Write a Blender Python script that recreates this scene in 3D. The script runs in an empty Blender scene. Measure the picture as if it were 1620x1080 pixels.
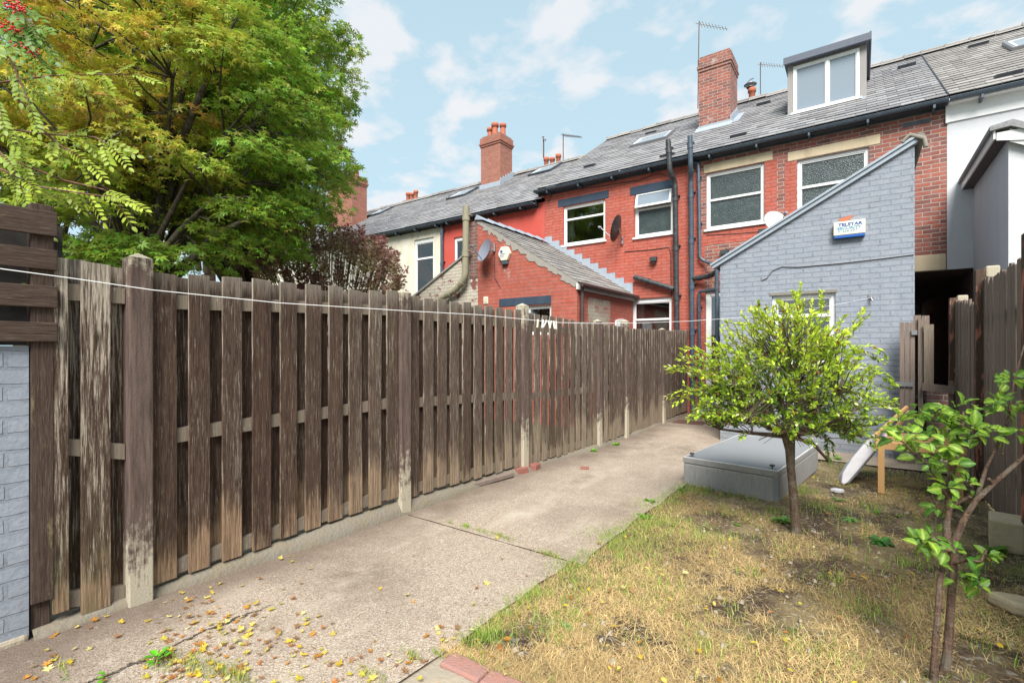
import bpy, math, random
import numpy as np
from mathutils import Vector, Matrix, Euler
R_ = math.radians
random.seed(7); rng = np.random.default_rng(7)
C = bpy.context.scene.collection
scene = bpy.context.scene

# ------------------------------------------------------------------ camera
CAMH = 1.42; TH = R_(35.6); FPX = 768.0; HY = 551.0
cam = bpy.data.cameras.new('camera'); co = bpy.data.objects.new('camera', cam); C.objects.link(co)
co.location = (0, 0, CAMH); co.rotation_euler = (R_(90), 0, TH)
cam.sensor_width = 36; cam.lens = FPX/1620*36; cam.shift_y = (HY-540)/1620
cam.clip_start = 0.05; cam.clip_end = 3000
scene.camera = co

# ------------------------------------------------------------------ world + sun
SUN_EL, SUN_AZ = 47, 150          # azimuth clockwise from +Y
w = bpy.data.worlds.new("World"); scene.world = w; w.use_nodes = True
nt = w.node_tree; N = nt.nodes; L = nt.links
bg = N['Background']; bg.inputs['Strength'].default_value = 0.07
sky = N.new('ShaderNodeTexSky'); sky.sky_type = 'NISHITA'; sky.sun_disc = False
sky.sun_elevation = R_(SUN_EL); sky.sun_rotation = R_(SUN_AZ); sky.air_density = 1.0; sky.dust_density = 1.5
tc = N.new('ShaderNodeTexCoord')
sp = N.new('ShaderNodeSeparateXYZ'); L.new(tc.outputs['Generated'], sp.inputs[0])
def wmath(op, a, b=None, c=None):
    m = N.new('ShaderNodeMath'); m.operation = op
    for i, v in enumerate((a, b, c)):
        if v is None: continue
        if isinstance(v, (int, float)): m.inputs[i].default_value = v
        else: L.new(v, m.inputs[i])
    return m.outputs[0]
# clouds on a flat layer: direction divided by height
zz = wmath('MAXIMUM', wmath('ADD', sp.outputs['Z'], 0.22), 0.05)
cx = wmath('DIVIDE', sp.outputs['X'], zz); cy = wmath('DIVIDE', sp.outputs['Y'], zz)
cmb = N.new('ShaderNodeCombineXYZ'); L.new(cx, cmb.inputs[0]); L.new(cy, cmb.inputs[1])
n1 = N.new('ShaderNodeTexNoise'); n1.inputs['Scale'].default_value = 3.9; n1.inputs['Detail'].default_value = 9
n1.inputs['Roughness'].default_value = 0.52; n1.inputs['Distortion'].default_value = 0.15
mp = N.new('ShaderNodeMapping'); mp.inputs['Location'].default_value = (3.3, 1.2, 0); L.new(cmb.outputs[0], mp.inputs[0])
L.new(mp.outputs[0], n1.inputs['Vector'])
rp = N.new('ShaderNodeValToRGB'); rp.color_ramp.elements[0].position = .5; rp.color_ramp.elements[1].position = .59
L.new(n1.outputs['Fac'], rp.inputs[0])
n2 = N.new('ShaderNodeTexNoise'); n2.inputs['Scale'].default_value = 6; n2.inputs['Detail'].default_value = 6
L.new(mp.outputs[0], n2.inputs['Vector'])
cc = N.new('ShaderNodeMix'); cc.data_type = 'RGBA'; L.new(n2.outputs['Fac'], cc.inputs[0])
cc.inputs[6].default_value = (5.4, 5.75, 6.1, 1); cc.inputs[7].default_value = (6.75, 6.15, 5.95, 1)
# veil: nishita blue thinned by high haze, more of it towards the horizon
veil = N.new('ShaderNodeMix'); veil.data_type = 'RGBA'; veil.inputs[7].default_value = (4.0, 5.45, 6.15, 1)
vf = N.new('ShaderNodeMapRange'); vf.inputs[1].default_value = 0; vf.inputs[2].default_value = .8; vf.inputs[3].default_value = .95; vf.inputs[4].default_value = .72
L.new(sp.outputs['Z'], vf.inputs[0]); L.new(vf.outputs[0], veil.inputs[0]); L.new(sky.outputs[0], veil.inputs[6])
mx = N.new('ShaderNodeMix'); mx.data_type = 'RGBA'
cf = wmath('MULTIPLY', rp.outputs[0], 0.72)
L.new(cf, mx.inputs[0]); L.new(veil.outputs[2], mx.inputs[6]); L.new(cc.outputs[2], mx.inputs[7])
L.new(mx.outputs[2], bg.inputs['Color'])
sl = bpy.data.lights.new('sun', 'SUN'); sl.energy = 3.4; sl.angle = R_(32); sl.color = (1, .97, .92)
so = bpy.data.objects.new('sun', sl); C.objects.link(so)
sd = Vector((math.sin(R_(SUN_AZ))*math.cos(R_(SUN_EL)), math.cos(R_(SUN_AZ))*math.cos(R_(SUN_EL)), math.sin(R_(SUN_EL))))
so.rotation_euler = sd.to_track_quat('Z', 'Y').to_euler(); so.location = (10, -10, 20)
scene.view_settings.view_transform = 'Standard'; scene.view_settings.look = 'None'
scene.view_settings.exposure = 1.17; scene.view_settings.gamma = 1

# ------------------------------------------------------------------ measuring helpers: sight line of a photo point met with a real plane
CF = Vector((-math.sin(TH), math.cos(TH), 0)); CR = Vector((math.cos(TH), math.sin(TH), 0)); CO = Vector((0, 0, CAMH))
def ray(px, py): return CF + CR*((px-810)/FPX) + Vector((0, 0, (HY-py)/FPX))
def ond(px, py, d): return CO + ray(px, py)*d
def onX(px, py, X): r = ray(px, py); return CO + r*(X/r.x)
def onY(px, py, Y): r = ray(px, py); return CO + r*(Y/r.y)
def onZ(px, py, Z): r = ray(px, py); return CO + r*((Z-CAMH)/r.z)
def onP(px, py, p0, n):
    r = ray(px, py); return CO + r*((Vector(p0)-CO).dot(n)/r.dot(n))
_gy = [-40, 0, 1, 3, 5, 7, 9, 11, 14, 60]; _gz = [.02, .02, .01, -.035, -.05, -.11, -.12, -.08, -.08, -.08]
def gz(y): return float(np.interp(y, _gy, _gz))
def onG(px, py):
    z = 0
    for _ in range(6): p = onZ(px, py, z); z = gz(p.y)
    return Vector((p.x, p.y, z))

# ------------------------------------------------------------------ object helpers
WO = {}
def tag(o, label=None, cat=None, group=None, kind=None):
    if label: o['label'] = label
    if cat: o['category'] = cat
    if group: o['group'] = group
    if kind: o['kind'] = kind
    return o
def thing(name, loc, label, cat, group=None):
    o = bpy.data.objects.new(name, None); C.objects.link(o); o.location = loc; o.empty_display_size = .2
    WO[o] = Vector(loc); return tag(o, label, cat, group)
def link_mesh(name, me, verts, parent, origin=None):
    o = bpy.data.objects.new(name, me); C.objects.link(o)
    if parent is not None:
        org = WO[parent]; o.parent = parent; WO[o] = org
    else:
        if origin is None:
            mn = verts.min(0); mxx = verts.max(0); origin = ((mn[0]+mxx[0])/2, (mn[1]+mxx[1])/2, mn[2])
        org = Vector(origin); o.location = org; WO[o] = org
    return o, np.array(org, dtype=np.float64)
class MB:
    def __init__(s): s.v = []; s.f = []; s.r = []; s.sm = []; s.rnd = 0.5
    def add(s, vs, fs, smooth=False):
        b = len(s.v); s.v += [tuple(v) for v in vs]
        for f in fs: s.f.append(tuple(b+i for i in f)); s.r.append(s.rnd); s.sm.append(smooth)
    def box(s, a, b, M=None, taper=0):
        x0, y0, z0 = a; x1, y1, z1 = b
        vs = [Vector(p) for p in ((x0,y0,z0),(x1,y0,z0),(x1,y1,z0),(x0,y1,z0),(x0,y0,z1),(x1,y0,z1),(x1,y1,z1),(x0,y1,z1))]
        if M is not None: vs = [M @ v for v in vs]
        s.add(vs, [(0,3,2,1),(4,5,6,7),(0,1,5,4),(1,2,6,5),(2,3,7,6),(3,0,4,7)])
    def quad(s, a, b, c, d): s.add([a, b, c, d], [(0,1,2,3)])
    def prism(s, poly, off):                      # planar polygon extruded by a vector
        n = len(poly); off = Vector(off); vs = [Vector(p) for p in poly]; vs += [v+off for v in vs]
        s.add(vs, [tuple(range(n))[::-1], tuple(range(n, 2*n))] + [(i, (i+1) % n, n+(i+1) % n, n+i) for i in range(n)])
    def tube(s, pts, rad, n=8, cap=True, smooth=True):
        pts = [Vector(p) for p in pts]; k = len(pts)
        if isinstance(rad, (int, float)): rad = [rad]*k
        vs = []; t = None; u = None
        for i in range(k):
            d = (pts[min(i+1, k-1)]-pts[max(i-1, 0)])
            if d.length < 1e-9: d = Vector((0, 0, 1))
            d.normalize()
            if u is None: u = d.orthogonal().normalized()
            else:
                u = (u - d*u.dot(d)); u = u.normalized() if u.length > 1e-6 else d.orthogonal().normalized()
            v = d.cross(u)
            for j in range(n):
                a = 2*math.pi*j/n; vs.append(pts[i]+(u*math.cos(a)+v*math.sin(a))*rad[i])
        fs = [(i*n+j, i*n+(j+1) % n, (i+1)*n+(j+1) % n, (i+1)*n+j) for i in range(k-1) for j in range(n)]
        s.add(vs, fs, smooth)
        if cap: s.add(vs[:n], [tuple(range(n))[::-1]]); s.add(vs[-n:], [tuple(range(n))])
    def lathe(s, c, prof, n=16, axis=(0, 0, 1), smooth=True):   # prof: (r, h)
        ax = Vector(axis).normalized(); u = ax.orthogonal().normalized(); v = ax.cross(u); c = Vector(c); vs = []
        for r, h in prof:
            for j in range(n):
                a = 2*math.pi*j/n; vs.append(c+ax*h+(u*math.cos(a)+v*math.sin(a))*r)
        s.add(vs, [(i*n+j, i*n+(j+1) % n, (i+1)*n+(j+1) % n, (i+1)*n+j) for i in range(len(prof)-1) for j in range(n)], smooth)
    def build(s, name, mat, parent=None, origin=None, bevel=0):
        V = np.array(s.v, dtype=np.float64); me = bpy.data.meshes.new(name)
        o, org = link_mesh(name, me, V, parent, origin)
        me.from_pydata([tuple(p) for p in (V-org)], [], s.f)
        me.materials.append(mat)
        me.polygons.foreach_set('use_smooth', s.sm)
        a = me.attributes.new('rnd', 'FLOAT', 'FACE'); a.data.foreach_set('value', s.r)
        nl = len(me.loops); ci = np.empty(nl, dtype=np.int32); me.loops.foreach_get('vertex_index', ci)
        lt = np.empty(len(me.polygons), dtype=np.int32); me.polygons.foreach_get('loop_total', lt)
        nm = np.empty(len(me.polygons)*3); me.polygons.foreach_get('normal', nm); nm = np.abs(nm.reshape(-1, 3))
        ax = np.repeat(np.argmax(nm*[1, 1, 1.3], axis=1), lt); P = V[ci]
        uv = np.where((ax == 0)[:, None], P[:, [1, 2]], np.where((ax == 1)[:, None], P[:, [0, 2]], P[:, [0, 1]]))
        ul = me.uv_layers.new(name='UVMap'); ul.data.foreach_set('uv', uv.astype(np.float32).ravel())
        me.validate(); me.update()
        if bevel:
            m = o.modifiers.new('bevel', 'BEVEL'); m.width = bevel; m.segments = 2; m.limit_method = 'ANGLE'
        return o
def np_mesh(name, V, F, mat, parent=None, col=None, origin=None, smooth=False):
    me = bpy.data.meshes.new(name); V = np.asarray(V, dtype=np.float64); F = np.asarray(F, dtype=np.int32)
    o, org = link_mesh(name, me, V, parent, origin); k = F.shape[1]
    me.vertices.add(len(V)); me.vertices.foreach_set('co', (V-org).astype(np.float32).ravel())
    me.loops.add(F.size); me.loops.foreach_set('vertex_index', F.ravel())
    me.polygons.add(len(F)); me.polygons.foreach_set('loop_start', np.arange(0, F.size, k, dtype=np.int32))
    me.polygons.foreach_set('loop_total', np.full(len(F), k, dtype=np.int32))
    me.polygons.foreach_set('use_smooth', np.full(len(F), smooth))
    me.update(calc_edges=True); me.materials.append(mat)
    if col is not None:
        a = me.color_attributes.new('Col', 'FLOAT_COLOR', 'POINT')
        c4 = np.ones((len(V), 4), dtype=np.float32); c4[:, :3] = col; a.data.foreach_set('color', c4.ravel())
    return o

# ------------------------------------------------------------------ materials
class M_:
    def __init__(s, name, rough=.8, spec=.3):
        s.m = bpy.data.materials.new(name); s.m.use_nodes = True; s.t = s.m.node_tree; s.n = s.t.nodes; s.l = s.t.links
        s.b = s.n['Principled BSDF']; s.b.inputs['Roughness'].default_value = rough; s.b.inputs['Specular IOR Level'].default_value = spec
    def put(s, sock, v):
        if hasattr(v, 'links'): s.l.new(v, sock)
        elif isinstance(v, tuple) and len(v) == 3 and sock.type == 'RGBA': sock.default_value = (*v, 1)
        else: sock.default_value = v
    def node(s, t, **kw):
        n = s.n.new(t)
        for k, v in kw.items(): setattr(n, k, v)
        return n
    def uv(s): return s.node('ShaderNodeUVMap').outputs[0]
    def obj(s): return s.node('ShaderNodeTexCoord').outputs['Object']
    def pos(s): return s.node('ShaderNodeNewGeometry').outputs['Position']
    def rnd(s): return s.node('ShaderNodeAttribute', attribute_name='rnd').outputs['Fac']
    def xyz(s, v):
        n = s.node('ShaderNodeSeparateXYZ'); s.l.new(v, n.inputs[0]); return n.outputs
    def comb(s, x, y, z):
        n = s.node('ShaderNodeCombineXYZ'); [s.put(n.inputs[i], q) for i, q in enumerate((x, y, z))]; return n.outputs[0]
    def map(s, v, scale=(1, 1, 1), loc=(0, 0, 0)):
        n = s.node('ShaderNodeMapping'); s.l.new(v, n.inputs[0]); s.put(n.inputs['Scale'], scale); s.put(n.inputs['Location'], loc); return n.outputs[0]
    def noise(s, v, scale, detail=4, rough=.55, dist=0):
        n = s.node('ShaderNodeTexNoise'); s.l.new(v, n.inputs['Vector']); n.inputs['Scale'].default_value = scale
        n.inputs['Detail'].default_value = detail; n.inputs['Roughness'].default_value = rough; n.inputs['Distortion'].default_value = dist
        return n.outputs['Fac']
    def vor(s, v, scale, out='Distance', feature='F1'):
        n = s.node('ShaderNodeTexVoronoi', feature=feature); s.l.new(v, n.inputs['Vector']); n.inputs['Scale'].default_value = scale
        return n.outputs[out]
    def math(s, op, a, b=0., c=0., clamp=False):
        n = s.node('ShaderNodeMath', operation=op, use_clamp=clamp)
        for i, q in enumerate((a, b, c)):
            if i < len(n.inputs): s.put(n.inputs[i], q)
        return n.outputs[0]
    def step(s, v, lo, hi):
        n = s.node('ShaderNodeMapRange'); n.clamp = True; s.put(n.inputs[0], v); n.inputs[1].default_value = lo; n.inputs[2].default_value = hi
        return n.outputs[0]
    def mix(s, f, a, b, mode='MIX'):
        n = s.node('ShaderNodeMix', data_type='RGBA', blend_type=mode); s.put(n.inputs[0], f); s.put(n.inputs[6], a); s.put(n.inputs[7], b); return n.outputs[2]
    def ramp(s, v, stops):
        n = s.node('ShaderNodeValToRGB'); s.l.new(v, n.inputs[0]); e = n.color_ramp.elements
        e[0].position, e[0].color = stops[0][0], (*stops[0][1], 1); e[1].position, e[1].color = stops[-1][0], (*stops[-1][1], 1)
        for p, c in stops[1:-1]: x = e.new(p); x.color = (*c, 1)
        return n.outputs[0]
    def col(s, v): s.put(s.b.inputs['Base Color'], v); return s
    def rough(s, v): s.put(s.b.inputs['Roughness'], v); return s
    def bump(s, h, dist=.01, strength=1):
        n = s.node('ShaderNodeBump'); n.inputs['Distance'].default_value = dist; n.inputs['Strength'].default_value = strength
        s.put(n.inputs['Height'], h)
        if s.b.inputs['Normal'].links: s.l.new(s.b.inputs['Normal'].links[0].from_socket, n.inputs['Normal'])
        s.l.new(n.outputs[0], s.b.inputs['Normal']); return s

def brick_mat(name, c1, c2, mortar, painted=0, patch=None, patch_amt=.0, bumpd=.008, dirt=.25, whit=0, grime=0):
    m = M_(name, .85, .25); uv = m.uv()
    wob = m.noise(uv, 3, 2); wv = m.mix(.012, uv, m.node('ShaderNodeTexNoise').outputs['Color'], 'LINEAR_LIGHT')
    nn = [n for n in m.n if n.type == 'TEX_NOISE'][-1]; nn.inputs['Scale'].default_value = 4.5; m.l.new(uv, nn.inputs['Vector'])
    b = m.node('ShaderNodeTexBrick'); m.l.new(wv, b.inputs['Vector'])
    b.inputs['Scale'].default_value = 1; b.inputs['Brick Width'].default_value = .235; b.inputs['Row Height'].default_value = .078
    b.inputs['Mortar Size'].default_value = .009; b.inputs['Mortar Smooth'].default_value = .25; b.inputs['Bias'].default_value = -.1
    m.put(b.inputs['Color1'], c1); m.put(b.inputs['Color2'], c2); m.put(b.inputs['Mortar'], mortar)
    big = m.noise(uv, .9, 5, .6); fine = m.noise(uv, 38, 4, .7); mid = m.noise(uv, 7, 5, .65)
    c = m.mix(m.step(big, .3, .75), m.mix(dirt, b.outputs['Color'], (.08, .06, .05)), b.outputs['Color'])
    c = m.mix(m.step(mid, .35, .8), c, m.mix(.14, c, (.62, .58, .55)), 'MIX')
    c = m.mix(m.math('MULTIPLY', m.step(fine, .35, .75), .35), c, m.mix(.6, c, (.03, .02, .02)))
    if patch is not None:
        pm = m.math('MULTIPLY', m.step(m.noise(uv, 2.1, 7, .68), .62-patch_amt, .64-patch_amt), 1.)
        c = m.mix(pm, c, patch)
    if painted == 1:                       # hairline cracks and chips along the joints of painted brick
        ch = m.math('MULTIPLY', m.step(b.outputs['Fac'], .5, 1), m.step(m.noise(uv, 4, 5, .75), .55, .66))
        c = m.mix(m.math('MULTIPLY', ch, .6), c, (.1, .08, .07))
    if whit: c = m.mix(m.math('MULTIPLY', m.step(m.noise(uv, 1.7, 8, .72), .6, .68), whit), c, (.55, .52, .5))
    if grime:
        z = m.xyz(m.pos())[2]; gm = m.math('MULTIPLY', m.step(m.math('ADD', z, m.math('MULTIPLY', m.noise(uv, 3, 6, .7), .9)), .75, .2), .45); c = m.mix(gm, c, (.17, .17, .15))
        runs = m.step(m.noise(m.map(uv, (6, .7, 1)), 1, 6, .7), .58, .72); c = m.mix(m.math('MULTIPLY', runs, .22), c, (.42, .44, .47))
        peel = m.step(m.noise(uv, 9, 6, .75), .7, .72); c = m.mix(m.math('MULTIPLY', peel, .7), c, (.4, .33, .28))
    m.col(c)
    h = m.math('MULTIPLY', b.outputs['Fac'], -1.)
    m.bump(m.math('ADD', h, m.math('MULTIPLY', mid, .9)), bumpd); m.bump(fine, .003)
    return m.m
MAT = {}
MAT['brick'] = brick_mat('red_brick', (.38, .1, .065), (.14, .05, .045), (.42, .34, .29), whit=.5)
MAT['brick_dark'] = brick_mat('dark_brick', (.2, .07, .06), (.13, .06, .055), (.3, .26, .22), whit=.7)
MAT['brick_orange'] = brick_mat('orange_brick', (.42, .14, .085), (.33, .1, .065), (.33, .2, .15))
MAT['red_paint'] = brick_mat('red_painted_brick', (.5, .105, .065), (.45, .09, .055), (.38, .075, .05), painted=1, patch=(.36, .32, .28), patch_amt=-.1)
MAT['red_paint_worn'] = brick_mat('worn_red_painted_brick', (.48, .1, .06), (.42, .085, .055), (.38, .12, .09), painted=1, patch=(.34, .31, .27), patch_amt=-.015)
MAT['blue_paint'] = brick_mat('blue_grey_painted_brick', (.27, .302, .355), (.258, .29, .342), (.232, .262, .312), painted=1, bumpd=.007, dirt=.06, grime=1)
MAT['cream_worn'] = brick_mat('peeling_cream_brick', (.62, .57, .47), (.58, .53, .43), (.5, .44, .36), painted=1, patch=(.22, .09, .075), patch_amt=.07)
def render_mat(name, c, stain, amt=.4):
    m = M_(name, .9, .2); p = m.pos(); n = m.noise(p, 1.2, 7, .65); st = m.noise(m.map(p, (3, 3, .35)), 1.5, 5, .6)
    cc_ = m.mix(m.math('MULTIPLY', m.step(n, .45, .75), amt), c, stain); cc_ = m.mix(m.math('MULTIPLY', m.step(st, .5, .75), amt), cc_, stain)
    return m.col(cc_).bump(m.noise(p, 90, 3), .004).bump(m.noise(p, 4, 3), .01).m
MAT['red_render'] = render_mat('smooth_red_render', (.5, .085, .065), (.42, .13, .11))
MAT['cream_render'] = render_mat('cream_render', (.72, .68, .58), (.5, .4, .24), .5)
MAT['white_render'] = render_mat('pale_grey_render', (.56, .565, .585), (.46, .45, .46), .4)
MAT['stone'] = render_mat('cream_stone', (.58, .48, .33), (.4, .31, .2), .6)
MAT['slate_blue'] = render_mat('dark_painted_lintel', (.04, .06, .09), (.08, .1, .13), .4)
MAT['passage'] = brick_mat('dark_passage_brick', (.16, .09, .075), (.1, .06, .05), (.12, .1, .09)); MAT['patchy'] = brick_mat('patched_mortar', (.4, .12, .08), (.42, .36, .28), (.42, .38, .3), patch=(.4, .36, .29), patch_amt=.1)  # passage lining in darker brick tones than the outer walls
def plain(name, c, rough=.5, spec=.4, var=.15, metal=0, sc=12, b=.0):
    m = M_(name, rough, spec); p = m.pos(); n = m.noise(p, sc, 5, .6)
    m.col(m.mix(m.math('MULTIPLY', m.step(n, .35, .8), var), c, tuple(min(1, q*.35+.12) for q in c)))
    m.b.inputs['Metallic'].default_value = metal
    if b: m.bump(m.noise(p, sc*6, 3), b)
    return m.m
MAT['upvc'] = plain('white_upvc', (.78, .78, .77), .35, .5, .12)
MAT['pipe'] = plain('dark_blue_grey_pipe', (.045, .07, .1), .4, .5, .5, sc=9)
MAT['pipe_black'] = plain('black_pipe', (.02, .022, .026), .45, .5, .5)
MAT['pipe_brown'] = plain('brown_downpipe', (.06, .03, .025), .5, .4, .3)
MAT['pipe_old'] = plain('mossy_old_pipe', (.3, .27, .18), .9, .2, .8, sc=14, b=.003)
MAT['lead'] = plain('lead_flashing', (.32, .37, .43), .5, .4, .5)
MAT['terracotta'] = plain('terracotta', (.46, .14, .075), .8, .2, .5)
MAT['fascia'] = plain('grey_black_fascia', (.035, .042, .055), .5, .4, .4)
MAT['dormer_grey'] = plain('blue_grey_roof_felt', (.1, .115, .15), .6, .3, .4)
MAT['black'] = plain('black_plastic', (.02, .02, .022), .4, .5, .2)
MAT['shade_black'] = plain('shade_black', (.03, .027, .025), .9, .1, .2)  # near-black colour stands in for unlit shade behind glass and planks
MAT['metal'] = plain('galvanised_metal', (.3, .3, .32), .45, .5, .4, .7)
MAT['cream_plastic'] = plain('cream_plastic', (.75, .7, .55), .45, .4, .15)
MAT['blue_plastic'] = plain('blue_plastic', (.01, .09, .35), .4, .5, .1)
MAT['blue_faded'] = plain('faded_blue_print', (.06, .3, .52), .6, .3, .5, sc=60)
MAT['dish'] = plain('grey_dish', (.2, .22, .28), .6, .3, .4)
MAT['curtain'] = plain('ochre_curtain', (.55, .33, .06), .9, .1, .3)
MAT['curtain_grey'] = plain('pale_curtain', (.4, .42, .38), .9, .1, .3)
MAT['moss_mortar'] = plain('mossy_mortar', (.24, .22, .18), .95, .1, .7, sc=20, b=.006)
MAT['kerb'] = plain('stained_kerb_concrete', (.2, .165, .115), .95, .1, .9, sc=7, b=.008); MAT['block'] = plain('sandy_block', (.56, .46, .3), .95, .1, .6, sc=30, b=.006)
MAT['verge_mortar'] = plain('grey_verge_mortar', (.33, .3, .27), .95, .1, .6, sc=16, b=.006)
def glassy(kind):
    m = M_('glass_'+kind, .06, .5); p = m.uv()
    if kind == 'frosted_reflection':
        v = m.vor(p, 55); n = m.noise(p, 5, 4, .7)
        m.col(m.mix(m.step(m.noise(p, 70, 2, .8), .6, .72), m.mix(n, (.008, .014, .013), (.07, .095, .095)), (.2, .23, .22)))  # pale speckle and blotches paint in reflected sky and trees
        m.bump(v, .004).bump(m.noise(p, 160, 2), .002); m.rough(.22)
        m.b.inputs['Specular IOR Level'].default_value = .6
        return m.m
    if kind == 'blind':
        m.col((.2, .245, .29)); m.rough(.3); return m.m
    t = m.node('ShaderNodeBsdfTransparent'); g = m.node('ShaderNodeBsdfGlossy'); g.inputs['Roughness'].default_value = .02
    fr = m.node('ShaderNodeFresnel'); fr.inputs[0].default_value = 1.75
    b = m.node('ShaderNodeBump'); b.inputs['Distance'].default_value = .01; b.inputs['Strength'].default_value = .25
    m.l.new(m.noise(p, 2.5, 2), b.inputs['Height']); m.l.new(b.outputs[0], g.inputs['Normal'])
    x = m.node('ShaderNodeMixShader'); m.l.new(m.math('ADD', fr.outputs[0], .08), x.inputs[0]); m.l.new(t.outputs[0], x.inputs[1]); m.l.new(g.outputs[0], x.inputs[2])
    m.l.new(x.outputs[0], m.n['Material Output'].inputs[0]); return m.m
MAT['frosted_reflection'] = glassy('frosted_reflection'); MAT['clear'] = glassy('clear'); MAT['blind'] = glassy('blind')

def fence_wood():
    m = M_('brown_fence_paint', .82, .22); uv = m.uv(); r = m.rnd(); o = m.xyz(uv)
    v = m.comb(m.math('ADD', o[0], m.math('MULTIPLY', r, 37.)), m.math('ADD', o[1], m.math('MULTIPLY', r, 11.)), m.math('MULTIPLY', r, 5.))
    grain = m.noise(m.map(v, (110, 3.2, 1)), 1, 6, .65, .4); fine = m.noise(m.map(v, (260, 12, 1)), 1, 4, .7)
    broad = m.noise(m.map(v, (9, 1.1, 1)), 1, 5, .6); knots = m.vor(m.map(v, (9, 2.2, 1)), 1)
    rw = m.math('FRACT', m.math('MULTIPLY', r, 7.31))
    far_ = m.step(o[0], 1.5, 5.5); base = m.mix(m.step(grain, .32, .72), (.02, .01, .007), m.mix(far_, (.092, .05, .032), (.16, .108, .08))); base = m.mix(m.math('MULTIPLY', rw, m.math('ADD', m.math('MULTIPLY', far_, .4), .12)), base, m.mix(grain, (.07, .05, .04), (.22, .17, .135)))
    # flaked pale streaks, more of them on some boards
    th = m.math('ADD', m.math('MULTIPLY', rw, .16), m.math('MULTIPLY', broad, .5))
    flake = m.step(m.math('ADD', m.noise(m.map(v, (130, 6, 1)), 1, 8, .78, .5), m.math('MULTIPLY', th, .42)), .69, .77)
    nearw = m.math('MULTIPLY', m.step(o[0], 1.0, .9), m.step(m.math('ADD', m.noise(m.map(v, (100, 4, 1)), 1, 8, .75), m.math('MULTIPLY', m.step(o[1], .9, 1.8), .1)), .52, .62)); flake = m.math('MAXIMUM', flake, nearw)
    base = m.mix(m.math('MULTIPLY', flake, m.math('ADD', m.math('MULTIPLY', nearw, .35), .5)), base, m.mix(fine, (.3, .24, .18), (.56, .5, .41)))
    alg = m.math('MULTIPLY', m.step(o[0], 1.3, .5), m.math('MULTIPLY', m.step(o[1], .7, .1), m.step(m.noise(m.map(v, (6, 2, 1)), 1, 5, .7), .4, .6)))
    # bare wood at the splash zone and the weathered tops
    g = m.math('ADD', m.math('ADD', o[1], m.math('MULTIPLY', m.noise(m.map(v, (60, 2.2, 1)), 1, 7, .75), -.95)), m.math('MULTIPLY', m.noise(m.map(uv, (2.5, 2.5, 1)), 1, 3, .6), -.5))
    low = m.math('SUBTRACT', 1., m.step(m.math('ADD', g, m.math('MULTIPLY', rw, -.4)), -.72, -.56))
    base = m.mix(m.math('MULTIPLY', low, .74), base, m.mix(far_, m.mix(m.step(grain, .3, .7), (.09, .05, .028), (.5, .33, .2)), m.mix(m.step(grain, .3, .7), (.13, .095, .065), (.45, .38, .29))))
    base = m.mix(m.math('MULTIPLY', alg, .55), base, (.09, .1, .03))
    top = m.step(m.math('ADD', o[1], m.math('MULTIPLY', m.noise(m.map(v, (60, 5, 1)), 1, 6, .7), .4)), 1.93, 2.1)
    base = m.mix(m.math('MULTIPLY', top, .55), base, m.mix(grain, (.16, .13, .1), (.4, .36, .3)))
    base = m.mix(m.step(knots, .03, .12), (.03, .018, .012), base)
    base = m.mix(m.math('MULTIPLY', m.step(fine, .5, .7), .4), base, m.mix(.5, base, (.3, .24, .19))); base = m.mix(m.math('MULTIPLY', m.step(fine, .48, .3), .5), base, (.02, .013, .01))
    m.col(base); m.bump(grain, .005).bump(fine, .002); return m.m
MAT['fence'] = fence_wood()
def grey_wood(name, a, b, c, red=0):
    m = M_(name, .9, .15); uv = m.uv(); r = m.rnd(); o = m.xyz(uv)
    v = m.comb(m.math('ADD', o[0], m.math('MULTIPLY', r, 37.)), m.math('ADD', o[1], m.math('MULTIPLY', r, 11.)), r)
    grain = m.noise(m.map(v, (120, 3, 1)), 1, 6, .7, .5); fl = m.step(m.noise(m.map(v, (70, 9, 1)), 1, 7, .75), .6, .68)
    col = m.mix(grain, a, b); col = m.mix(m.math('MULTIPLY', fl, .75), col, c)
    if red: col = m.mix(m.step(m.noise(m.map(v, (12, 2.5, 1)), 1, 4, .6), .53, .58), col, (.4, .16, .11))
    return m.col(col).bump(grain, .006).m
MAT['old_wood'] = grey_wood('old_grey_wood', (.07, .05, .042), (.33, .26, .215), (.5, .44, .37))
MAT['pale_wood'] = grey_wood('pale_grey_wood', (.2, .18, .17), (.4, .38, .37), (.5, .48, .46)); MAT['rail'] = grey_wood('bare_rail', (.07, .05, .035), (.34, .28, .22), (.6, .54, .45))
MAT['post_red'] = grey_wood('red_stained_post', (.045, .028, .022), (.12, .08, .06), (.45, .38, .3), 1)
def plank_mat(name, h):
    m = M_(name, .88, .15); o = m.xyz(m.uv()); r = m.rnd(); u, w_ = (o[1], o[0]) if h else (o[0], o[1])
    v = m.comb(m.math('ADD', u, m.math('MULTIPLY', r, 17.)), m.math('ADD', w_, m.math('MULTIPLY', r, 9.)), r)
    g = m.noise(m.map(v, (120, 3.5, 1)), 1, 7, .7, .5); f = m.noise(m.map(v, (300, 14, 1)), 1, 4, .7); mo = m.noise(m.map(v, (14, 3, 1)), 1, 6, .7)
    c = m.mix(m.step(g, .25, .75), (.022, .014, .011), (.105, .07, .055)); c = m.mix(m.math('MULTIPLY', m.step(f, .5, .7), .4), c, (.22, .17, .13)); c = m.mix(m.math('MULTIPLY', m.step(mo, .6, .7), .5), c, (.28, .24, .12))
    return m.col(c).bump(g, .004).bump(f, .002).m
MAT['dark_plank'] = plank_mat('dark_plank', True); MAT['dark_post'] = plank_mat('dark_upright', False)
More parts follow.
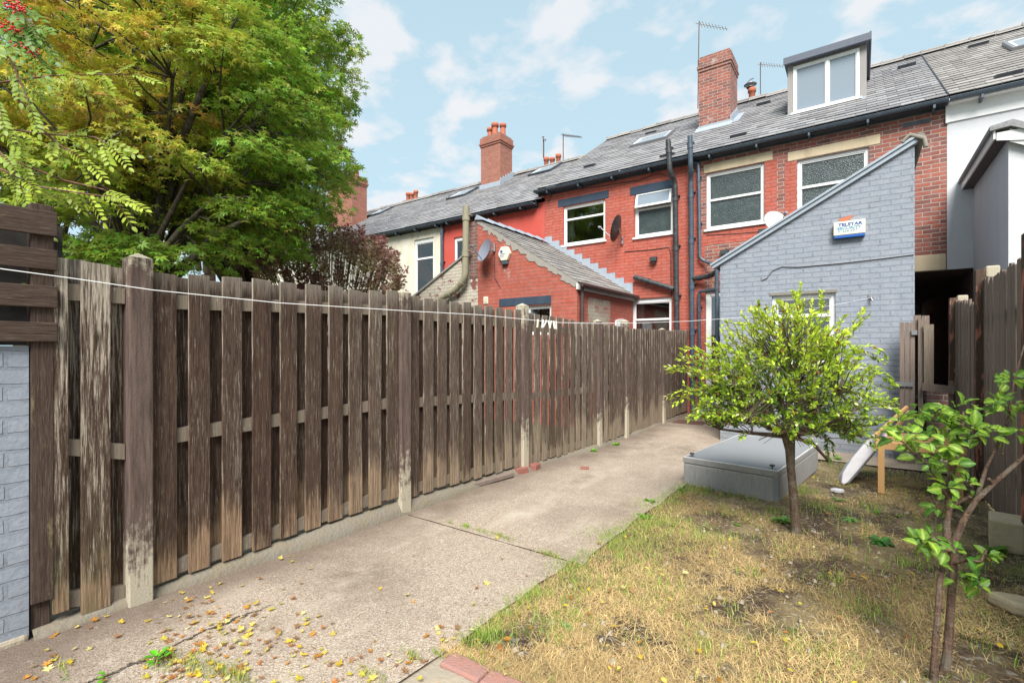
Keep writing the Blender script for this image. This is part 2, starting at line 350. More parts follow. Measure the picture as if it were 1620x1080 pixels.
def post_mat():
    m = M_('painted_concrete_post', .9, .2); p = m.pos(); r = m.rnd(); o = m.xyz(p)
    st = m.noise(m.map(p, (38, 38, 3.5)), 1, 7, .7); n = m.noise(p, 14, 5, .7); sp_ = m.noise(p, 120, 3, .8)
    c = m.mix(m.step(st, .3, .7), (.05, .034, .028), (.17, .12, .1))
    bare = m.math('ADD', m.math('ADD', m.math('MULTIPLY', m.step(o[2], .75, 0.), .33), m.math('MULTIPLY', m.step(o[2], 1.55, 1.95), .2)), m.math('MULTIPLY', r, .3))
    mk = m.step(m.math('ADD', m.math('MULTIPLY', n, .45), m.math('ADD', m.math('MULTIPLY', st, .45), bare)), .62, .74)
    conc = m.mix(sp_, (.22, .18, .12), (.62, .56, .44))
    c = m.mix(mk, c, conc); return m.col(c).bump(sp_, .004).bump(mk, .002).m
MAT['post'] = post_mat()
def path_mat():
    m = M_('aggregate_concrete', .9, .2); p = m.pos()
    v1 = m.vor(p, 135, 'Color'); v2 = m.vor(p, 330, 'Color'); d = m.vor(p, 135)
    x = m.xyz(v1)[0]; y = m.xyz(v2)[1]
    c = m.ramp(x, [(0, (.13, .1, .08)), (.3, (.32, .245, .175)), (.6, (.42, .33, .25)), (.85, (.51, .42, .33)), (1, (.68, .6, .5))])
    c = m.mix(.5, c, m.ramp(y, [(0, (.06, .05, .04)), (.3, (.33, .25, .185)), (.75, (.46, .36, .28)), (1, (.75, .7, .62))]))
    big = m.noise(p, .9, 6, .62); mid = m.noise(m.map(p, (1, .35, 1)), 3.5, 6, .6)
    c = m.mix(m.math('MULTIPLY', m.step(big, .48, .66), .5), c, (.17, .13, .1)); c = m.mix(m.math('MULTIPLY', m.step(mid, .54, .72), .5), c, (.55, .47, .38))
    c = m.mix(m.math('MULTIPLY', m.step(m.noise(p, 1.7, 8, .75), .56, .64), .35), c, (.12, .1, .06))
    xs = m.xyz(p)
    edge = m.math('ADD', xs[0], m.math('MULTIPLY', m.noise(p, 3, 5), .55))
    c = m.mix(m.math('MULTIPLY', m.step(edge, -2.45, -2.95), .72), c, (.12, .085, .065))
    wet = m.step(m.math('ADD', m.math('ADD', xs[0], m.math('MULTIPLY', xs[1], 1.1)), m.math('MULTIPLY', m.noise(p, 2.2, 6, .7), 1.6)), -.75, -1.5); c = m.mix(m.math('MULTIPLY', wet, .5), c, (.11, .08, .065))
    wv_ = m.noise(p, 3.5, 6, .7); ln = m.math('ABSOLUTE', m.math('ADD', m.math('ADD', xs[0], 2.74), m.math('MULTIPLY', wv_, -.2)))
    crk = m.math('MULTIPLY', m.step(ln, .011, .004), m.step(xs[1], 1.45, 1.3)); c = m.mix(m.math('MULTIPLY', crk, .9), c, (.03, .025, .02))
    brk = m.math('MULTIPLY', m.step(m.noise(p, 6, 7, .7), .6, .66), m.step(m.math('ADD', xs[0], m.math('MULTIPLY', xs[1], .5)), -2.45, -2.75)); c = m.mix(m.math('MULTIPLY', brk, .7), c, (.5, .44, .35))
    sp2 = m.step(m.noise(m.map(p, (1, 1, 1), (5, 5, 0)), 2.2, 8, .75), .6, .72); c = m.mix(m.math('MULTIPLY', sp2, .45), c, (.62, .55, .46))
    return m.col(m.mix(.14, c, (.1, .08, .06))).bump(d, .002).bump(m.noise(p, 12, 4), .006).bump(m.math('SUBTRACT', 1., crk), .01).m
MAT['path'] = path_mat()
def soil_mat():
    m = M_('dry_soil', .95, .1); p = m.pos(); n = m.noise(p, 2.2, 6, .65); f = m.noise(p, 70, 5, .75); v = m.vor(p, 60, 'Color')
    c = m.mix(m.step(f, .3, .7), (.03, .02, .015), (.17, .12, .085)); c = m.mix(m.step(n, .42, .62), c, m.mix(f, (.16, .12, .06), (.44, .34, .19)))
    c = m.mix(m.math('MULTIPLY', m.step(m.xyz(v)[0], .88, .95), .6), c, (.42, .38, .32))
    return m.col(c).bump(f, .02).m
MAT['soil'] = soil_mat()
MAT['rough_concrete'] = plain('rough_concrete', (.36, .3, .22), .95, .1, .7, sc=7, b=.006)
MAT['ground'] = plain('garden_earth', (.1, .1, .05), .95, .1, .5, sc=3, b=.02)
MAT['asphalt'] = plain('asphalt', (.06, .06, .06), .9, .2, .3, sc=40)
def slate_mat(name, a, b):
    m = M_(name, .75, .3); r = m.rnd(); p = m.pos(); n = m.noise(p, 1.3, 6, .6); f = m.noise(p, 30, 4, .7)
    c = m.mix(r, a, b); c = m.mix(m.math('MULTIPLY', m.step(n, .45, .7), .4), c, (.24, .225, .2)); c = m.mix(m.math('MULTIPLY', m.step(f, .45, .75), .55), c, (.07, .068, .07))
    return m.col(c).bump(f, .004).m
MAT['slate'] = slate_mat('grey_slate', (.185, .18, .19), (.33, .325, .335))
MAT['slate_brown'] = slate_mat('brown_grey_slate', (.22, .205, .195), (.36, .34, .32))
def leaf_mat(name, trans=.35, rough=.5):
    m = M_(name, rough, .35); a = m.node('ShaderNodeAttribute', attribute_name='Col').outputs['Color']
    m.col(a); t = m.node('ShaderNodeBsdfTranslucent'); tc_ = m.mix(.5, a, m.mix(1, a, (1., 1., .45), 'MULTIPLY')); 
    g = m.node('ShaderNodeGamma'); g.inputs[1].default_value = .8; m.l.new(tc_, g.inputs[0]); m.l.new(g.outputs[0], t.inputs[0])
    x = m.node('ShaderNodeMixShader'); x.inputs[0].default_value = trans; m.l.new(m.b.outputs[0], x.inputs[1]); m.l.new(t.outputs[0], x.inputs[2])
    m.l.new(x.outputs[0], m.n['Material Output'].inputs[0]); return m.m
MAT['leaf'] = leaf_mat('leaf'); MAT['leaf_gloss'] = leaf_mat('glossy_leaf', .4, .46); MAT['straw'] = leaf_mat('grass_blade', .15, .7)
def bark_mat(name, a, b):
    m = M_(name, .9, .15); o = m.obj(); n = m.noise(m.map(o, (70, 70, 14)), 1, 7, .75, .6); f = m.noise(m.map(o, (18, 18, 110)), 1, 4, .7); g_ = m.noise(o, 9, 5, .7)
    c = m.mix(m.step(n, .3, .7), a, b); c = m.mix(m.math('MULTIPLY', m.step(f, .55, .7), .6), c, tuple(min(1, q*1.7) for q in b)); c = m.mix(m.math('MULTIPLY', m.step(g_, .5, .6), .45), c, (.2, .19, .15))
    c = m.mix(m.math('MULTIPLY', m.step(m.vor(m.map(o, (60, 60, 30)), 1), .2, .12), .6), c, (.02, .014, .01))
    return m.col(c).bump(n, .008).bump(f, .005).m
MAT['bark'] = bark_mat('bark', (.05, .035, .025), (.17, .12, .085)); MAT['bark_dark'] = bark_mat('dark_bark', (.03, .024, .018), (.1, .08, .055))
MAT['bark_grey'] = bark_mat('grey_brown_bark', (.09, .055, .04), (.3, .2, .15)); MAT['bark_sap'] = bark_mat('sapling_bark', (.035, .022, .016), (.2, .13, .095)); MAT['twig'] = bark_mat('red_twig', (.12, .05, .04), (.25, .13, .09))
def pine():
    m = M_('pale_pine', .6, .3); p = m.pos(); g = m.noise(m.map(p, (60, 60, 5)), 1, 5, .6, .5)
    return m.col(m.mix(g, (.5, .26, .1), (.72, .45, .2))).m
MAT['pine'] = pine(); MAT['pink_brick'] = plain('dusty_pink_brick', (.36, .18, .145), .95, .1, .7, sc=16, b=.005)
def fabric():
    m = M_('grey_bed_fabric', .95, .1); p = m.pos(); n = m.noise(m.map(p, (1, 1, 1)), 3, 5, .65); f = m.noise(m.map(p, (60, 60, 12)), 1, 4, .7)
    c = m.mix(f, (.19, .19, .19), (.42, .41, .4)); c = m.mix(m.math('MULTIPLY', m.step(n, .45, .7), .35), c, (.4, .37, .33))
    return m.col(c).bump(f, .002).m
MAT['fabric'] = fabric()
MAT['bed_top'] = plain('grey_bed_lining', (.24, .25, .26), .85, .2, .25, sc=4)
MAT['headboard'] = plain('pale_grey_cloth', (.62, .6, .62), .95, .1, .4, sc=10, b=.002)
MAT['line'] = plain('white_cord', (.75, .75, .75), .6, .3, .1)
MAT['berry'] = plain('red_berry', (.6, .015, .02), .3, .5, .1)
MAT['rust'] = plain('rusty_iron', (.13, .06, .04), .9, .2, .6, sc=20)
MAT['car'] = plain('blue_car_paint', (.02, .04, .2), .25, .6, .05)
MAT['brick_block'] = plain('red_brick_block', (.27, .095, .07), .9, .15, .6, sc=18, b=.004)

# ------------------------------------------------------------------ setting: ground
def sheet(name, mat, x0, x1, y0, y1, dz, step=.25, bump=0., kind='structure', edge=None):
    xs = np.arange(x0, x1+1e-6, (x1-x0)/max(1, round((x1-x0)/step))); ys = np.arange(y0, y1+1e-6, (y1-y0)/max(1, round((y1-y0)/step)))
    m = MB(); nx, ny = len(xs), len(ys); rr = np.random.default_rng(3)
    for y in ys:
        for x in xs:
            e = 0
            if edge and x == xs[edge]: e = rr.normal(0, .012)
            m.v.append((x+e, y, gz(y)+dz+rr.normal(0, 1)*bump))
    for j in range(ny-1):
        for i in range(nx-1): m.f.append((j*nx+i, j*nx+i+1, (j+1)*nx+i+1, (j+1)*nx+i)); m.r.append(.5); m.sm.append(True)
    return tag(m.build(name, mat), kind=kind)
g = MB()
for a, b in zip(_gy[:-1], _gy[1:]): g.quad((-60, a, gz(a)-.06), (60, a, gz(a)-.06), (60, b, gz(b)-.06), (-60, b, gz(b)-.06))
g.quad((-900, -900, -.3), (900, -900, -.3), (900, 1200, -.3), (-900, 1200, -.3))
tag(g.build('ground', MAT['ground']), kind='structure')
rd = MB(); rd.quad((-60, 22.5, -.13), (60, 22.5, -.13), (60, 29, -.13), (-60, 29, -.13)); tag(rd.build('road', MAT['asphalt']), kind='structure')
EX = -1.6
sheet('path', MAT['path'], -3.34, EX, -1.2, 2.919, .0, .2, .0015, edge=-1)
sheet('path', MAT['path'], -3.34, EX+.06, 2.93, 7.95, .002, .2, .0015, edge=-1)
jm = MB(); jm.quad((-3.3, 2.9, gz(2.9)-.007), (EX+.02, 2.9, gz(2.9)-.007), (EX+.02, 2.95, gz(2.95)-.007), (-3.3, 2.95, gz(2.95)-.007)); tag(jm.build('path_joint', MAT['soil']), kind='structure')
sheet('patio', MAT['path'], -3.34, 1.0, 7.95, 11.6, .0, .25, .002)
sheet('lawn', MAT['soil'], EX-.02, 1.12, 1.66, 7.97, -.02, .08, .007)
sheet('bare_earth', MAT['rough_concrete'], EX-.02, 1.12, -1.2, 1.68, -.012, .15, .004)

# ------------------------------------------------------------------ left fence
FX = -3.3
posts = [(.99, 1.955, .12), (2.92, 1.943, .16), (4.8, 1.963, .34), (6.85, 1.872, .15), (7.92, 1.92, .36), (9.86, 1.84, .15)]
fence = thing('fence', (FX, 6, gz(6)), 'long brown flaking hit-and-miss board fence on the left of the path', 'fence')
for y, zt, r in posts:
    m = MB(); m.rnd = r; z0 = gz(y)-.05; h = .056
    m.box((FX-.045, y-h, z0), (FX+.075, y+h, zt-.035)); m.rnd = r+.4
    m.add([(FX-.045, y-h, zt-.035), (FX+.075, y-h, zt-.035), (FX+.075, y+h, zt-.035), (FX-.045, y+h, zt-.035), (FX+.015, y, zt)], [(0,1,4),(1,2,4),(2,3,4),(3,0,4)])
    m.build('post', MAT['post'], fence, bevel=.006)
panels = [(.64, .93, 1.872, 1.87, .10, .02), (1.05, 2.86, 1.853, 1.912, .07, .12), (2.98, 4.74, 1.889, 1.867, .10, .03), (4.86, 6.79, 1.845, 1.80, .0, -.03),
          (6.91, 7.86, 1.8, 1.78, -.05, -.05), (7.98, 9.8, 1.765, 1.79, -.06, -.06), (9.92, 11.57, 1.775, 1.86, -.05, -.02)]
for k, (y0, y1, t0, t1, b0, b1) in enumerate(panels):
    m = MB(); far = k >= 5
    bw = .122 if not far else .1; pt = .182 if not far else .125
    n = max(2, int(round((y1-y0-bw)/pt))); pt = (y1-y0-bw)/n
    def board(ya, w_, x, th, fr, extra=0):
        m.rnd = random.random(); q = ((ya+w_/2)-y0)/(y1-y0)
        zt = t0+(t1-t0)*q+random.uniform(-.012, .012)+extra; zb = b0+(b1-b0)*q+random.uniform(-.012, .012)
        tl = random.uniform(-.006, .006); lean = random.uniform(-.004, .004); c = random.uniform(-.008, .008)
        vs = []
        for z, f in ((zb, 0), ((zb+zt)/2, .5), (zt, 1)):
            for xx, yy in ((x, ya), (x+th, ya), (x+th, ya+w_), (x, ya+w_)):
                vs.append((xx+lean*math.sin(f*3), yy+tl*f, z+(c if f == 1 and yy > ya else 0)))
        m.add(vs, [(0,3,2,1),(8,9,10,11)]+[(i*4+j, i*4+(j+1) % 4, i*4+4+(j+1) % 4, i*4+4+j) for i in range(2) for j in range(4)])
    if k == 0:
        board(.632, .062, FX+.028, .018, True, .012); board(.742, .122, FX+.022, .018, True)
        board(.68, .10, FX-.04, .016, False); board(.85, .09, FX-.04, .016, False)
    else:
        for i in range(n+1): board(y0+i*pt, bw*random.uniform(.94, 1.03), FX+.022, .018, True)
        for i in range(n): board(y0+i*pt+pt/2, bw*(1.1 if k < 2 else 1.16 if k == 2 else 1.1), FX-.038, .016, False, -.02)
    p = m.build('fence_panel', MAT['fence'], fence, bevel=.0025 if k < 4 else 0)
    for zz_, hh in ((1.655, .085), (.86, .085), (.085, .085)):
        r = MB(); r.rnd = random.random(); dz = (b0 if zz_ < .5 else 0)
        za = zz_+(t0-1.86)*(zz_ > 1)+(b0-.07)*(zz_ < 1); zb_ = zz_+(t1-1.86)*(zz_ > 1)+(b1-.07)*(zz_ < 1)
        r.add([(FX-.018, y0, za), (FX+.02, y0, za), (FX+.02, y1, zb_), (FX-.018, y1, zb_), (FX-.018, y0, za+hh), (FX+.02, y0, za+hh), (FX+.02, y1, zb_+hh), (FX-.018, y1, zb_+hh)],
              [(0,3,2,1),(4,5,6,7),(0,1,5,4),(1,2,6,5),(2,3,7,6),(3,0,4,7)])
        r.build('rail', MAT['rail'], p)
# kerb under the fence
m = MB(); ys_ = np.arange(.56, 11.5, .11); kr = np.random.default_rng(12); vs = []; js = np.convolve(kr.normal(0, .012, len(ys_)+4), np.ones(5)/5, 'valid')*2
for y, j in zip(ys_, js):
    kz = float(np.interp(y, [.6, 1, 2.9, 3, 4.8, 6.8, 11.5], [.045, .055, .09, .075, .01, -.05, -.06]))+j*.4+kr.normal(0, .003); h_ = max(.01, kz-gz(y)); wx = FX+.045+h_*.45+j*1.2+kr.normal(0, .004)
    vs += [(FX-.07, y, -.2), (FX-.07, y, kz), (FX+.028+j*.3, y, kz), (wx-.012, y, gz(y)+h_*.35), (wx, y, gz(y)-.02)]
n_ = len(ys_); m.add(vs, [(i*5+k, i*5+k+1, (i+1)*5+k+1, (i+1)*5+k) for i in range(n_-1) for k in range(4)], True)
tag(m.build('concrete_kerb', MAT['kerb']), 'low rough concrete kerb running under the brown board fence', 'kerb')
# timber edging and loose bricks
p0, p1, p2 = onG(645, 803)+Vector((.02, 0, .01)), onG(730, 776)+Vector((.02, 0, .01)), onG(808, 754)+Vector((.02, 0, .01))
m = MB(); m.rnd = .3
def beam(m, a, b, w_, h, dz=0):
    d = (b-a); L_ = d.length; M = Matrix.Translation(a+Vector((0, 0, dz))) @ d.to_track_quat('X', 'Z').to_matrix().to_4x4(); m.box((0, -w_/2, 0), (L_, w_/2, h), M)
beam(m, p0, p1, .08, .065); beam(m, p1-Vector((0.0, .03, 0)), p2, .07, .055)
tag(m.build('timber_edging', MAT['old_wood'], bevel=.012), 'weathered split timber beam lying at the foot of the fence', 'timber')
for px, py, a, lb, sc in ((612, 806, 80, 'red brick lying at the foot of the second concrete fence post', 1.), (823, 748, 75, 'red brick against the third fence post, end of the timber beam', .8),
                      (846, 742, 95, 'small red brick past the third fence post', .6)):
    p = onG(px, py); m = MB(); M = Matrix.Translation(p) @ Matrix.Rotation(R_(a), 4, 'Z'); m.box((-.11*sc, -.05, -.01), (.11*sc, .05, .07), M)
    tag(m.build('brick', MAT['brick_block'], bevel=.008), lb, 'brick', 'loose bricks along the fence')
m = MB(); p = onG(925, 742)
M = Matrix.Translation(p) @ Matrix.Rotation(R_(20), 4, 'Z'); m.box((-.05, -.035, 0), (.05, .035, .03), M); tag(m.build('brick_fragment', MAT['brick_block'], bevel=.01), 'brown brick fragment lying in the middle of the path', 'brick')
# brick edging set flush in front of the lawn
a = onG(706, 1040); b = onG(835, 1082)
edging = thing('brick_edging', a, 'row of pink bricks set flush at the near edge of the lawn', 'edging')
d = (b-a); n = 4
for i in range(n):
    m = MB(); q = a+Vector((.003+.222*i, (.012 if i % 2 else 0)-.004*i, .0)); M = Matrix.Translation(q) @ Matrix.Rotation(R_(random.uniform(-2, 3)), 4, 'Z')
    m.box((0, -.05, -.06), (.213, .052, .008), M); m.build('brick', MAT['pink_brick'], edging, bevel=.01)

# ------------------------------------------------------------------ grey wall and plank screen at the far left
m = MB(); m.box((-3.5, -3, -.05), (-3.262, .548, 1.432)); gw = tag(m.build('garden_wall', MAT['blue_paint']), 'grey painted brick wall beneath the horizontal planks at far left', 'wall')
m = MB(); m.box((-3.48, -3, -.06), (-3.25, .55, .05)); m.build('plinth', MAT['rough_concrete'], gw, bevel=.02)
ps = thing('plank_screen', (-3.3, .3, 1.43), 'dark brown screen of horizontal planks standing on the grey wall', 'screen')
m = MB(); m.rnd = .2; m.box((-3.33, .553, .18), (-3.25, .636, 2.125)); m.build('post', MAT['dark_post'], ps, bevel=.004)
m = MB(); m.rnd = .7; m.box((-3.35, .556, -.05), (-3.28, .628, .178)); m.build('post_foot', MAT['dark_post'], ps, bevel=.004)
for z0, z1 in ((1.975, 2.085), (1.8, 1.905), (1.62, 1.728), (1.447, 1.552)):
    m = MB(); m.rnd = random.random()
    # grain runs along the plank: build upright and turn
    m.box((-3.25, -3, z0+random.uniform(-.006, .006)), (-3.226, .645, z1+random.uniform(-.006, .006))); m.build('plank', MAT['dark_plank'], ps, bevel=.004)
m = MB(); m.box((-3.44, -3, 1.436), (-3.41, .70, 2.06)); m.build('gap_shade_sheet', MAT['shade_black'], ps)  # dark sheet added behind the planks so the gaps look shaded

# ------------------------------------------------------------------ houses
FY = 11.6
def PY(px, py, Y=FY): p = onY(px, py, Y); return p.x, p.z
def rectY(xl, xr, yt, yb, Y=FY):
    x0, z1 = PY(xl, yt, Y); _, z0 = PY(xl, yb, Y); x1, _ = PY(xr, yt, Y); return x0, x1, z0, z1
def wall_holes(m, Y, x0, x1, z0, z1, holes, depth=.11, back=.25):
    xs = sorted(set([x0, x1]+[min(max(h[i], x0), x1) for h in holes for i in (0, 1)])); zs = sorted(set([z0, z1]+[min(max(h[i], z0), z1) for h in holes for i in (2, 3)]))
    for a, b in zip(xs[:-1], xs[1:]):
        for c, d in zip(zs[:-1], zs[1:]):
            mx_, mz = (a+b)/2, (c+d)/2
            if any(h[0] < mx_ < h[1] and h[2] < mz < h[3] for h in holes): continue
            m.quad((a, Y, c), (b, Y, c), (b, Y, d), (a, Y, d))
    for a, b, c, d in holes:
        D = Y+depth
        m.quad((a, Y, c), (a, D, c), (a, D, d), (a, Y, d)); m.quad((b, D, c), (b, Y, c), (b, Y, d), (b, D, d))
        m.quad((a, Y, c), (b, Y, c), (b, D, c), (a, D, c)); m.quad((a, D, d), (b, D, d), (b, Y, d), (a, Y, d))
def window(parent, x0, x1, z0, z1, Y, glass='frosted_reflection', split=None, vsplit=None, fw=.055, sill=True, name='window', room=None, arch=0, tilt=False, frame_mat='upvc'):
    """white framed window set in a hole: frame, transoms, panes, sill"""
    m = MB(); a, b = Y+.05, Y+.11
    def bar(xa, xb, za, zb, pr=0): m.box((xa, a-pr, za), (xb, b, zb))
    bar(x0, x0+fw, z0, z1); bar(x1-fw, x1, z0, z1); bar(x0+fw, x1-fw, z0, z0+fw); bar(x0+fw, x1-fw, z1-fw-(arch or 0), z1)
    cells = []
    zs = [z0+fw] + ([z0+(z1-z0)*split] if split else []) + [z1-fw-(arch or 0)]
    for i in range(len(zs)-1):
        if i: bar(x0+fw, x1-fw, zs[i]-fw*.45, zs[i]+fw*.45)
        if vsplit: 
            xm = x0+(x1-x0)*vsplit; bar(xm-fw*.5, xm+fw*.5, zs[i]+(fw*.45 if i else 0), zs[i+1]-(fw*.45 if i+2 < len(zs) else 0)); cells += [(x0+fw, xm-fw*.5, zs[i], zs[i+1]), (xm+fw*.5, x1-fw, zs[i], zs[i+1])]
        else: cells.append((x0+fw, x1-fw, zs[i], zs[i+1]))
    # sash beads, a little proud
    for (xa, xb, za, zb) in cells:
        q = .022
        m.box((xa, a+.012, za), (xb, b-.01, za+q)); m.box((xa, a+.012, zb-q), (xb, b-.01, zb)); m.box((xa, a+.013, za+q), (xa+q, b-.01, zb-q)); m.box((xb-q, a+.013, za+q), (xb, b-.01, zb-q))
    W = m.build(name, MAT[frame_mat], parent, bevel=.006)
    for (xa, xb, za, zb) in cells:
        g = MB(); g.box((xa-.002, Y+.085, za-.002), (xb+.002, Y+.092, zb+.002)); g.build('pane', MAT[glass], W)
    if tilt:                       # top light hung open
        xa, xb, za, zb = cells[-1]; t = MB(); M = Matrix.Translation((0, Y+.03, zb+.04)) @ Matrix.Rotation(R_(-16), 4, 'X')
        h = zb-za+.03
        t.box((xa-.02, -.02, -h), (xb+.02, .02, -h+.05), M); t.box((xa-.02, -.02, -.05), (xb+.02, .02, 0), M); t.box((xa-.02, -.02, -h+.05), (xa+.03, .02, -.05), M); t.box((xb-.03, -.02, -h+.05), (xb+.02, .02, -.05), M)
        t.build('opening_light', MAT['upvc'], W, bevel=.005)
        g = MB(); g.box((xa+.03, -.004, -h+.05), (xb-.03, .004, -.05), M); g.build('pane', MAT['blind'], W)
    if sill:
        s_ = MB(); s_.box((x0-.04, Y-.045, z0-.045), (x1+.04, Y+.09, z0-.002)); s_.build('sill', MAT[frame_mat] if sill is True else MAT[sill], W, bevel=.005)
    if room or glass == 'clear':
        r = MB(); r.box((x0-.3, Y+1.2, z0-.4), (x1+.3, Y+1.25, z1+.3)); r.box((x0-.3, Y+.26, z0-.45), (x1+.3, Y+1.2, z0-.4)); r.build('room', MAT['shade_black'], W)  # near-black back and floor paint the shade of the unlit interior
        if room:
            c = MB()
            for (u0, u1, mt) in room:
                c = MB(); n = 14; pts = []
                for i in range(n+1):
                    u = x0+fw+(x1-x0-2*fw)*(u0+(u1-u0)*i/n); pts.append((u, Y+.22+.02*math.sin(i*1.9)))
                for i in range(n): c.quad((*pts[i], z0), (*pts[i+1], z0), (*pts[i+1], z1-fw), (*pts[i], z1-fw))
                c.build('curtain', MAT[mt], W)
    return W
def slates(m, O, U, S, W_, L_, ex=.235, sw=.34, holes=()):
    """rows of slates on a plane: origin O at the eave, U along, S up the slope"""
    U = Vector(U).normalized(); S = Vector(S).normalized(); Nn = U.cross(S).normalized(); O = Vector(O)
    if Nn.z < 0: Nn = -Nn
    rows = int(L_/ex)
    for i in range(rows+1):
        y = i*ex; off = (i % 2)*sw/2; x = -off
        while x < W_:
            xa, xb = max(0, x)+.003, min(W_, x+sw)-.003; x += sw
            if xb-xa < .04: continue
            cxm = (xa+xb)/2
            if any(h[0] < cxm < h[1] and h[2] < y+ex/2 < h[3] for h in holes): continue
            m.rnd = random.random(); j = random.gauss(0, .006); t = random.gauss(0, .004); lf = abs(random.gauss(0, .004))
            ya = y+j; yb = min(y+ex*1.25, L_)
            if yb-ya < .03: continue
            a = [O+U*xa+S*(ya+t)+Nn*(.022+lf), O+U*xb+S*(ya-t)+Nn*(.022+lf*.5), O+U*xb+S*yb+Nn*.004, O+U*xa+S*yb+Nn*.004]
            b = [q-Nn*.012 for q in a]
            m.add(a+b, [(0,1,2,3),(0,4,5,1),(0,3,7,4),(1,5,6,2)])
def roof_part(parent, x0, x1, ze, zr, Ye=11.42, Yr=16., mat='slate', verge_left=False, holes=()):
    S = Vector((0, Yr-Ye, zr-ze)); L_ = S.length; m = MB(); m.rnd = .3
    Nn = Vector((0, -(zr-ze), Yr-Ye)).normalized()
    # deck
    m.quad((x0, Ye, ze), (x1, Ye, ze), (x1, Yr, zr), (x0, Yr, zr)); m.quad((x0, 2*Yr-Ye, ze), (x0, Yr, zr), (x1, Yr, zr), (x1, 2*Yr-Ye, ze))
    slates(m, (x0, Ye-.03, ze-.01), (1, 0, 0), S, x1-x0, L_, holes=holes)
    rf = m.build('roof', MAT[mat], parent)
    r = MB(); x = x0
    while x < x1-.05:
        e = min(x+.45, x1); r.rnd = random.random(); dz = random.gauss(0, .008); 
        for sgn in (-1, 1): r.add([(x, Yr, zr+.085+dz), (e-.008, Yr, zr+.085+dz), (e-.008, Yr+sgn*.17, zr-.03+dz), (x, Yr+sgn*.17, zr-.03+dz)], [(0,1,2,3)] if sgn < 0 else [(3,2,1,0)])
        r.tube([(x, Yr, zr+.08+dz), (e, Yr, zr+.08+dz)], .045, 6); r.box((x-.02, Yr-.06, zr+.0), (x+.03, Yr+.06, zr+.11+dz)); x = e
    r.build('ridge_tiles', MAT['slate_brown'], rf)
    if verge_left:
        v = MB(); 
        for sx in (x0-.02,): v.add([(sx, Ye-.04, ze-.14), (sx, Yr, zr-.12), (sx, Yr, zr+.03), (sx, Ye-.04, ze+.02), (sx+.04, Ye-.04, ze-.14), (sx+.04, Yr, zr-.12), (sx+.04, Yr, zr+.03), (sx+.04, Ye-.04, ze+.02)], [(0,1,2,3),(4,7,6,5),(0,4,5,1),(3,2,6,7),(0,3,7,4)])
        v.build('verge', MAT['moss_mortar'], rf)
    return rf
def gutter(parent, x0, x1, z, Y=11.36, fasc='fascia', fz=.09):
    m = MB(); n = 8; r = .055
    prof = [(Y+r*math.cos(math.pi+math.pi*i/n), z+r*math.sin(math.pi+math.pi*i/n)) for i in range(n+1)]; pin = [(Y+(r-.006)*math.cos(math.pi+math.pi*i/n), z+(r-.006)*math.sin(math.pi+math.pi*i/n)) for i in range(n+1)]
    vs = [(x0, a, b) for a, b in prof]+[(x1, a, b) for a, b in prof]+[(x0, a, b) for a, b in pin]+[(x1, a, b) for a, b in pin]; k = n+1
    m.add(vs, [(i, i+1, k+i+1, k+i) for i in range(n)]+[(2*k+i+1, 2*k+i, 3*k+i, 3*k+i+1) for i in range(n)])
    x = x0+.4
    while x < x1: m.box((x, Y-.03, z-.12), (x+.035, FY, z-.058)); x += .95
    m.tube([(x0, Y-r, z), (x1, Y-r, z)], .008, 5)
    m.build('gutter', MAT['pipe'], parent)
    f = MB(); f.box((x0, Y+.062, z-.05), (x1, FY-.002, z+.02)); f.box((x0, FY-.03, z-fz), (x1, FY-.003, z-.051)); f.build('fascia', MAT[fasc], parent)
def pipe(parent, pts, r, mat='pipe', name='drainpipe', collars=True):
    m = MB(); P = [Vector(p) for p in pts]; out = [P[0]]
    for i in range(1, len(P)-1):       # rounded bends
        a = (P[i-1]-P[i]); b = (P[i+1]-P[i]); k = min(r*1.6, a.length*.45, b.length*.45); out += [P[i]+a.normalized()*k, P[i]+(a.normalized()+b.normalized())*k*.28, P[i]+b.normalized()*k]
    out.append(P[-1]); m.tube(out, r, 12)
    if collars:
        for a, b in zip(P[:-1], P[1:]):
            d = b-a; n = int(d.length/1.3)
            for i in range(n+1):
                t = (i+.3)/(n+1); c = a+d*t; m.tube([c, c+d.normalized()*.09], r*1.18, 12)
                if abs(d.normalized().z) > .9: m.box((c.x-r*1.5, c.y, c.z+.03), (c.x+r*1.5, c.y+.09, c.z+.055))
    return m.build(name, MAT[mat], parent)
def chimney(parent, x0, x1, y0, y1, zb, zt, mat, pots=(), shoulder=.03, name='chimney'):
    m = MB(); m.box((x0, y0, zb), (x1, y1, zt-.42)); s_ = shoulder
    m.box((x0-s_, y0-s_, zt-.42), (x1+s_, y1+s_, zt-.07)); m.box((x0-s_*2, y0-s_*2, zt-.34), (x1+s_*2, y1+s_*2, zt-.27)); m.box((x0+.02, y0+.02, zt-.07), (x1-.02, y1-.02, zt))
    c = m.build(name, MAT[mat], parent, bevel=.006)
    for i, (x, y, h, r) in enumerate(pots):
        p = MB(); p.lathe((x, y, zt-.01), [(r*.95, 0), (r*.85, h*.6), (r*.85, h*.72), (r*1.12, h*.74), (r*1.15, h*.95), (r*1.02, h), (r*.75, h), (r*.7, h*.5)], 16); p.build('chimney_pot', MAT['terracotta'], c)
    f = MB(); f.box((x0-.025, y0-.025, zb+.0), (x1+.025, y0-.004, zb+.32)) if False else None
    return c
roofN = lambda ze, zr, Ye=11.42, Yr=16.: (Vector((0, Ye, ze)), Vector((0, -(zr-ze), Yr-Ye)).normalized())
